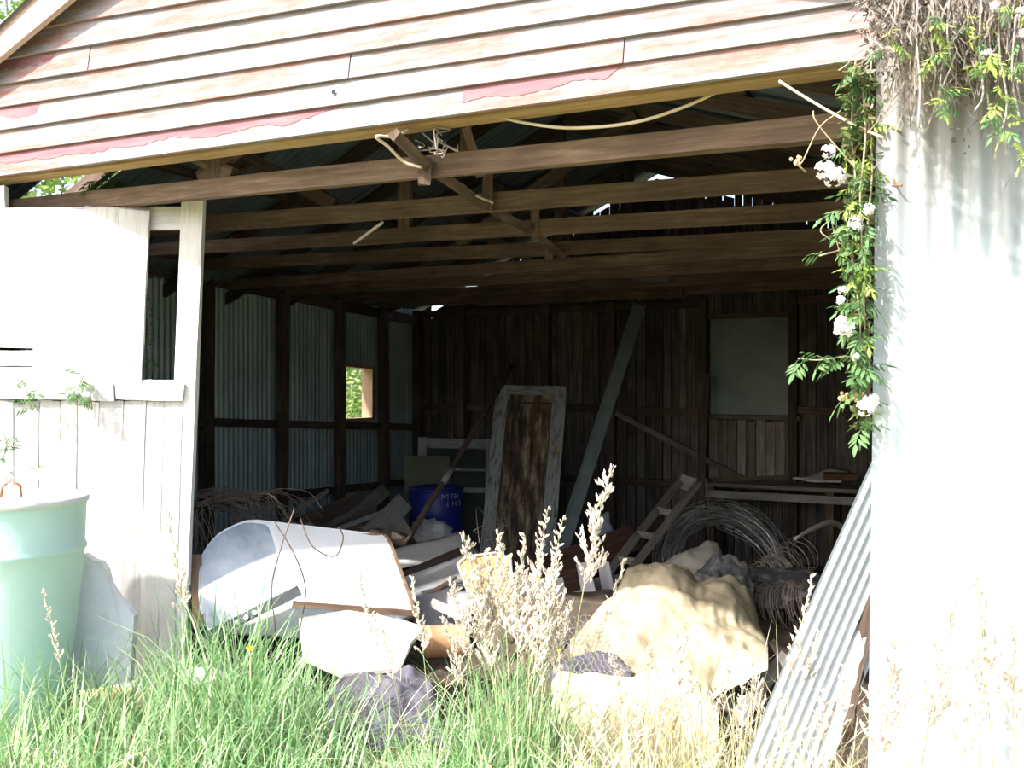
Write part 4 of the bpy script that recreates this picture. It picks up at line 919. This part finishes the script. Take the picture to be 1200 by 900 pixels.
sprig([(-8, 555), (2, 540), (8, 520), (2, 505)], 4.0, 'jasmine sprig with white blooms just above the green bin lid', 1, ((6, 560, 1.0), (14, 552, .7), (-2, 545, .8)))
sprig([(45, 560), (42, 552), (46, 546)], 4.3, 'white jasmine bloom hanging between the green bin and the gate', 1, ((48, 556, .9),), False, .4)
sprig([(141, 246), (138, 232), (128, 218), (116, 212)], 5.0, 'fern-like green sprig standing on top of the gate boards', 2, (), False, 1.0)
sprig([(142, 246), (146, 234), (152, 228)], 5.02, 'second fern-like green sprig beside it on top of the gate', 2, (), False, .9)
sprig([(176, 440), (173, 412), (174, 384), (172, 352)], 5.15, 'green sprig seen in the dark gap of the gate', 1, (), False, .6)

# dry strands over the refrigerator
for c, lab in (([(345, 596), (330, 640), (318, 690), (322, 740), (310, 790)], 'dry vine strand hanging down the refrigerator end'), ([(322, 612), (345, 650), (358, 690), (352, 735)], 'dry vine strand across the refrigerator corner'), ([(352, 608), (366, 640), (392, 652), (402, 632), (398, 618)], 'looped dry vine strand on the white refrigerator side')):
    mb = MB(); mb.tube(curve([at(x, y, 4.72+.18*(i == 0)) for i, (x, y) in enumerate(c)], 6), .0035, 5); top('dry_strand', mb, M_dark, lab, 'vine', smooth=True)

# ---------------------------------------------------------------- grass
M_grass = vcol('grass_blades', .5, .35, .35)
def rootz(p): return gz(p.x, p.y) if p.y < V0+.22 else fz(p.x, p.y)
GREEN = [(.13, .27, .10), (.20, .37, .15), (.28, .45, .21), (.37, .53, .28), (.46, .58, .35)]
STRAW = [(.62, .56, .36), (.70, .65, .46), (.52, .46, .26), (.74, .71, .56)]
def blades(mb, n, x0, x1, d0, d1, h0, h1, cols, lean=.5, wd=.005, bias=None):
    for _ in range(n):
        x = R(x0, x1); d = R(d0, d1); p = at(x, 450, d); p.z = rootz(p)-.02
        h = R(h0, h1)*(bias(x) if bias else 1); a = R(0, 6.283); ln = R(.1, lean)*h*1.2; dr2 = Vector((math.cos(a), math.sin(a), 0)); sd = Vector((-math.sin(a+R(-.6, .6)), math.cos(a), 0)); w_ = R(.6, 1.2)*wd
        col = random.choice(cols); k = R(.85, 1.15); col = tuple(c*k for c in col); vs = []
        bend = R(.9, 1.6); droop = R(0, .35) if R(0, 1) < .35 else 0
        for i in range(5):
            t = i/5; q = p+UP*(h*(t-droop*t**3))+dr2*(ln*t**(1+bend)); ww = w_*(1-.55*t)
            vs += [q-sd*ww, q+sd*ww]
        vs.append(p+UP*(h*(1-droop))+dr2*(ln+droop*h*.5))
        mb.add(vs, [(0, 1, 3, 2), (2, 3, 5, 4), (4, 5, 7, 6), (6, 7, 9, 8), (8, 9, 10)], col)
def bell(c, w_): return lambda x: .45+.55*math.exp(-((x-c)/w_)**2)
mb = MB(); blades(mb, 900, 200, 400, 3.75, 4.55, .35, .88, GREEN, .6, .0048, bell(260, 95)); blades(mb, 700, 190, 430, 3.4, 4.2, .2, .5, GREEN, .8, .005)
top('tall_grass', mb, M_grass, 'tall green grass growing at the foot of the gate and refrigerator', 'grass', kind='stuff')
mb = MB(); blades(mb, 800, -30, 210, 3.6, 4.4, .25, .62, GREEN+[(.42, .52, .26)], .7, .0048); blades(mb, 700, -40, 240, 3.2, 3.9, .15, .42, GREEN+STRAW[:2], .9, .005)
top('tall_grass', mb, M_grass, 'pale green grass round the foot of the green bin', 'grass', kind='stuff')
mb = MB(); blades(mb, 750, 470, 665, 3.6, 4.2, .3, .74, GREEN, .5, .0046, bell(595, 70)); blades(mb, 600, 430, 680, 3.3, 4.0, .15, .42, GREEN, .8, .005)
top('tall_grass', mb, M_grass, 'tall green grass clump in the middle of the opening', 'grass', kind='stuff')
mb = MB(); blades(mb, 500, 330, 520, 3.2, 4.2, .06, .26, GREEN+STRAW, 1.0, .0045)
blades(mb, 260, 370, 525, 3.7, 4.2, .2, .55, STRAW+GREEN[2:4], 1.3, .003)
top('short_grass', mb, M_grass, 'short mixed grass in front of the purple-blue cloth', 'grass', kind='stuff')
mb = MB(); blades(mb, 1500, 640, 1010, 3.0, 4.1, .15, .52, STRAW+[(.44, .50, .24), (.62, .60, .40)], .8, .0045); blades(mb, 160, 700, 1000, 3.3, 4.3, .4, .72, STRAW+[(.30, .44, .16)], .6, .003)
top('straw_grass', mb, M_grass, 'bleached straw grass before the burlap heap and leaning iron', 'grass', kind='stuff')
mb = MB(); blades(mb, 900, 1000, 1230, 2.3, 2.75, .3, .75, STRAW+[(.50, .54, .30)], .6, .004)
top('straw_grass', mb, M_grass, 'bleached straw grass at the foot of the corrugated jamb sheet', 'grass', kind='stuff')
# leafy weeds and a little mound of dry straw at the bottom
mb = MB()
for k in range(900):
    x = R(150, 360) if k < 620 else R(560, 700); d = R(3.5, 4.0); p = at(x, 450, d); p.z = rootz(p)+R(.02, .22); a = R(0, 6.28); u_ = Vector((math.cos(a), math.sin(a), R(-.3, .3))); v_ = Vector((-math.sin(a), math.cos(a), R(-.2, .4))); l = R(.010, .022)
    c_ = random.choice(GREEN[1:]); mb.add([p, p+u_*l+v_*l*.6, p+u_*l*1.8, p+u_*l-v_*l*.6], [(0, 1, 2, 3)], c_)
top('clover_patch', mb, M_grass, 'low clover-like leaves among the grass below the refrigerator', 'weeds', kind='stuff')
mb = MB()
for k in range(900):
    x = random.gauss(470, 38); d = R(3.55, 3.95); p = at(x, 450, d); p.z = rootz(p)+.20*math.exp(-((x-470)/45)**2)*R(.4, 1); a = R(0, 6.28); q = Vector((math.cos(a), math.sin(a), R(-.25, .25)))*R(.04, .10); r_ = Vector((-math.sin(a), math.cos(a), .3))*.002
    mb.add([p-q-r_, p-q+r_, p+q+r_, p+q-r_], [(0, 1, 2, 3)], random.choice(STRAW))
top('dry_straw', mb, M_grass, 'small mound of dry straw at the bottom below the purple-blue cloth', 'straw', kind='stuff')
def stalk_meshes(seed, dens, open_):
    random.seed(seed); st = MB(); hd = MB(); H = 1.0; bendx = R(.02, .09)
    def ax(t): return Vector((bendx*t*t*1.6, 0, H*t))
    st.tube([ax(i/10) for i in range(11)], [.0026-.0016*i/10 for i in range(11)], 4)
    n = dens
    for i in range(n):
        t = .66+.33*(i/(n-1)); b = ax(t); L = open_*(1-(t-.66)/.36)*R(.6, 1.15)+.012; a = R(0, 6.28); d = Vector((math.cos(a), math.sin(a), R(.9, 1.8))).normalized()
        hd.tube([b, b+d*L], .0007, 3, cap=False); m = max(3, int(L/.006))
        for k in range(m):
            q = b+d*L*(.25+.75*k/m)+Vector((R(-1, 1), R(-1, 1), R(-1, 1)))*.005; l = R(.0075, .0125); e_ = (d+Vector((R(-.6, .6), R(-.6, .6), .3))).normalized(); s1 = e_.orthogonal().normalized()*l*.34; s2 = e_.cross(s1)
            hd.add([q-e_*l, q+s1, q+s2, q-s1, q-s2, q+e_*l], [(0, 1, 2), (0, 2, 3), (0, 3, 4), (0, 4, 1), (5, 2, 1), (5, 3, 2), (5, 4, 3), (5, 1, 4)])
    return st, hd
M_head = leafmat('grass_seed_head', [(.3, (.60, .52, .42)), (.6, (.74, .67, .57)), (.8, (.78, .73, .65))], .3)
M_stalk = leafmat('grass_stalk', [(.3, (.28, .38, .16)), (.7, (.44, .48, .26))], .2)
VAR = []
for k, (dn_, op) in enumerate(((34, .11), (28, .085), (24, .07), (28, .04))):
    a, b = stalk_meshes(20+k, dn_, op); VAR.append((a.mesh('stem', mat=M_stalk), b.mesh('seed_head', mat=M_head)))
random.seed(11)
def stalk(px, py, d, label, group, var=None, base=None):
    tip = at(px, py, d); bx = at(base if base is not None else px+R(-14, 14), 450, d+R(-.05, .05)); z = rootz(bx)-.02; h = tip.z-z
    o = thing('grass_stalk', (bx.x, bx.y, z), label, 'grass', group)
    v = VAR[var if var is not None else random.randrange(3)]; dirx = Vector((tip.x-bx.x, tip.y-bx.y, 0))
    ang = math.atan2(dirx.y, dirx.x); sx = 1.0
    M = Matrix.Translation((bx.x, bx.y, z)) @ Matrix.Rotation(ang, 4, 'Z') @ Matrix.Rotation(math.atan2(dirx.length*.6, h), 4, 'Y') @ Matrix.Scale(h, 4)
    inst('stem', v[0], o, M); inst('seed_head', v[1], o, M); return o
stalk(667, 547, 3.7, 'tallest pale seeding grass stalk before the old door and steel channel', None, 0, 655)
stalk(713, 648, 3.75, 'seeding grass stalk bending right before the lavender palings', None, 3, 660)
for (x, y) in ((608, 598), (631, 608), (581, 622), (599, 628), (617, 640), (643, 650), (590, 648), (571, 662), (606, 668), (626, 662), (638, 684), (584, 690), (612, 700), (557, 676), (597, 706), (648, 706), (565, 712), (630, 722), (621, 690), (575, 640), (540, 720), (600, 655), (622, 672), (634, 650), (612, 625), (588, 675), (640, 700), (592, 725)):
    stalk(x, y, R(3.6, 3.95), 'pale seeding grass stalk in the bunch in front of the old door', 'seeding grass before the door', None, 605+(x-605)*.6)
ORD = ['leftmost', 'second from the left', 'third from the left', 'fourth from the left', 'fifth from the left', 'sixth from the left', 'seventh from the left', 'eighth from the left', 'eighth from the right', 'seventh from the right', 'sixth from the right', 'fifth from the right', 'fourth from the right', 'third from the right', 'second from the right', 'rightmost']
for n_, (x, y) in enumerate(sorted(((788, 716), (800, 745), (762, 742), (735, 760), (812, 770), (845, 764), (775, 780), (700, 806), (870, 790), (900, 770), (940, 730), (830, 800), (745, 810), (915, 812), (965, 800), (985, 770)))):
    stalk(x, y, R(3.35, 3.8), ORD[n_]+' of the bleached seeding stalks before the burlap and iron sheet', 'bleached seeding grass on the right', None)
for n_, (x, y) in enumerate(((1030, 730), (1070, 700), (1110, 740), (1150, 690), (1168, 650), (1188, 720))):
    stalk(x, y, R(2.45, 2.7), ORD[n_ if n_ < 3 else n_+10]+' of the bleached seeding stalks before the corrugated jamb', 'bleached seeding grass at the jamb', None)
for (x, y, lab) in ((224, 592, 'slender green seeding grass stalk beside the gate edge'), (450, 663, 'slender grass stalk before the grey metal panel'), (500, 668, 'slender grass stalk right of the refrigerator corner'), (928, 672, 'slender green grass stalk leaning on the corrugated iron sheet'), (470, 715, 'slender grass stalk before the cream board'), (80, 690, 'slender arching grass stalk before the green bin')):
    stalk(x, y, 3.85 if x < 900 else 3.35, lab, None, 3, x+(8 if x != 928 else -25))
M_yel = mottled('yellow_petals', [(.3, (.70, .52, .03)), (.7, (.80, .66, .06))], 9, bs=0)
for (x, y, d, lab) in ((293, 760, 3.75, 'yellow dandelion flower in the grass below the refrigerator'), (655, 762, 3.6, 'small yellow flower at the right edge of the middle grass clump')):
    p = at(x, y, d); b = p.copy(); b.z = rootz(p)-.02; o = thing('yellow_flower', b, lab, 'flower')
    mb = MB(); mb.tube([b, (b+p)/2+RT*.01, p], .002, 4); obj('stem', mb, M_stalk, o)
    mb = MB(); r_ = .016 if x < 400 else .009
    for k in range(18):
        a = k*2.4; L = r_*R(.6, 1.05); u_ = RT*math.cos(a)+(UP*.8-FW*.4)*math.sin(a); nn = (UP*.4-FW).normalized()
        s1 = u_.cross(nn).normalized()*L*.25; mb.add([p, p+u_*L*.7+s1+nn*.003, p+u_*L+nn*.003, p+u_*L*.7-s1+nn*.003], [(0, 1, 2, 3)])
    obj('petals', mb, M_yel, o)

# ---------------------------------------------------------------- trees outside
def crown(name, label, cat, base, trunk_h, cents, n, mat, sz=.06):
    t = thing(name, base, label, cat); base = Vector(base)
    mb = MB(); mb.tube([base, base+UP*trunk_h*.6+Vector((.1, 0, 0)), base+UP*trunk_h], [.12, .09, .05] if trunk_h > 1.5 else [.03, .025, .015], 8)
    for (c, r) in cents: mb.tube([base+UP*trunk_h*.7, (base+UP*trunk_h+Vector(c))/2, Vector(c)], [.05, .03, .01] if trunk_h > 1.5 else .012, 5)
    obj('trunk', mb, M_grey, t, True)
    mb = MB(); tot = sum(r**2 for c, r in cents)
    for (c, r) in cents:
        for _ in range(int(n*r*r/tot)):
            d = Vector((random.gauss(0, 1), random.gauss(0, 1), random.gauss(0, 1))).normalized(); p = Vector(c)+d*r*R(.55, 1.0)*(1+.25*noise.noise(d*3+Vector(c)))
            x = Vector((R(-1, 1), R(-1, 1), R(-.6, .4))).normalized(); y = x.orthogonal().normalized(); s_ = sz*R(.7, 1.4)
            mb.add([p, p+x*s_+y*s_*.45, p+x*s_*2, p+x*s_-y*s_*.45], [(0, 1, 2, 3)])
    obj('foliage', mb, mat, t, kind='stuff'); return t
M_crown = leafmat('tree_foliage', [(.3, (.16, .28, .07)), (.6, (.34, .45, .15)), (.8, (.55, .60, .30))], .45)
c0 = at(75, 215, 12.5); c1 = at(5, -20, 12.5); c2 = at(-60, 150, 12.5)
crown('leafy_tree', 'sunlit leafy tree standing beyond the left end of the shed', 'tree', (c0.x-.5, c0.y, 0), 3.0, [(c0, 1.3), (c1, 1.7), (c2, 1.6), (c0+Vector((.9, 1.0, .3)), 1.1)], 9000, M_crown, .07)
g0 = at(412, 455, 13.2)
crown('leafy_shrub', 'bright green shrub seen through the opening in the left iron wall', 'shrub', (g0.x, g0.y, 0), 1.2, [(g0+UP*.1, .8), (g0+Vector((-.9, .6, .3)), 1.0), (g0-UP*.8, .8)], 6000, M_crown, .045)
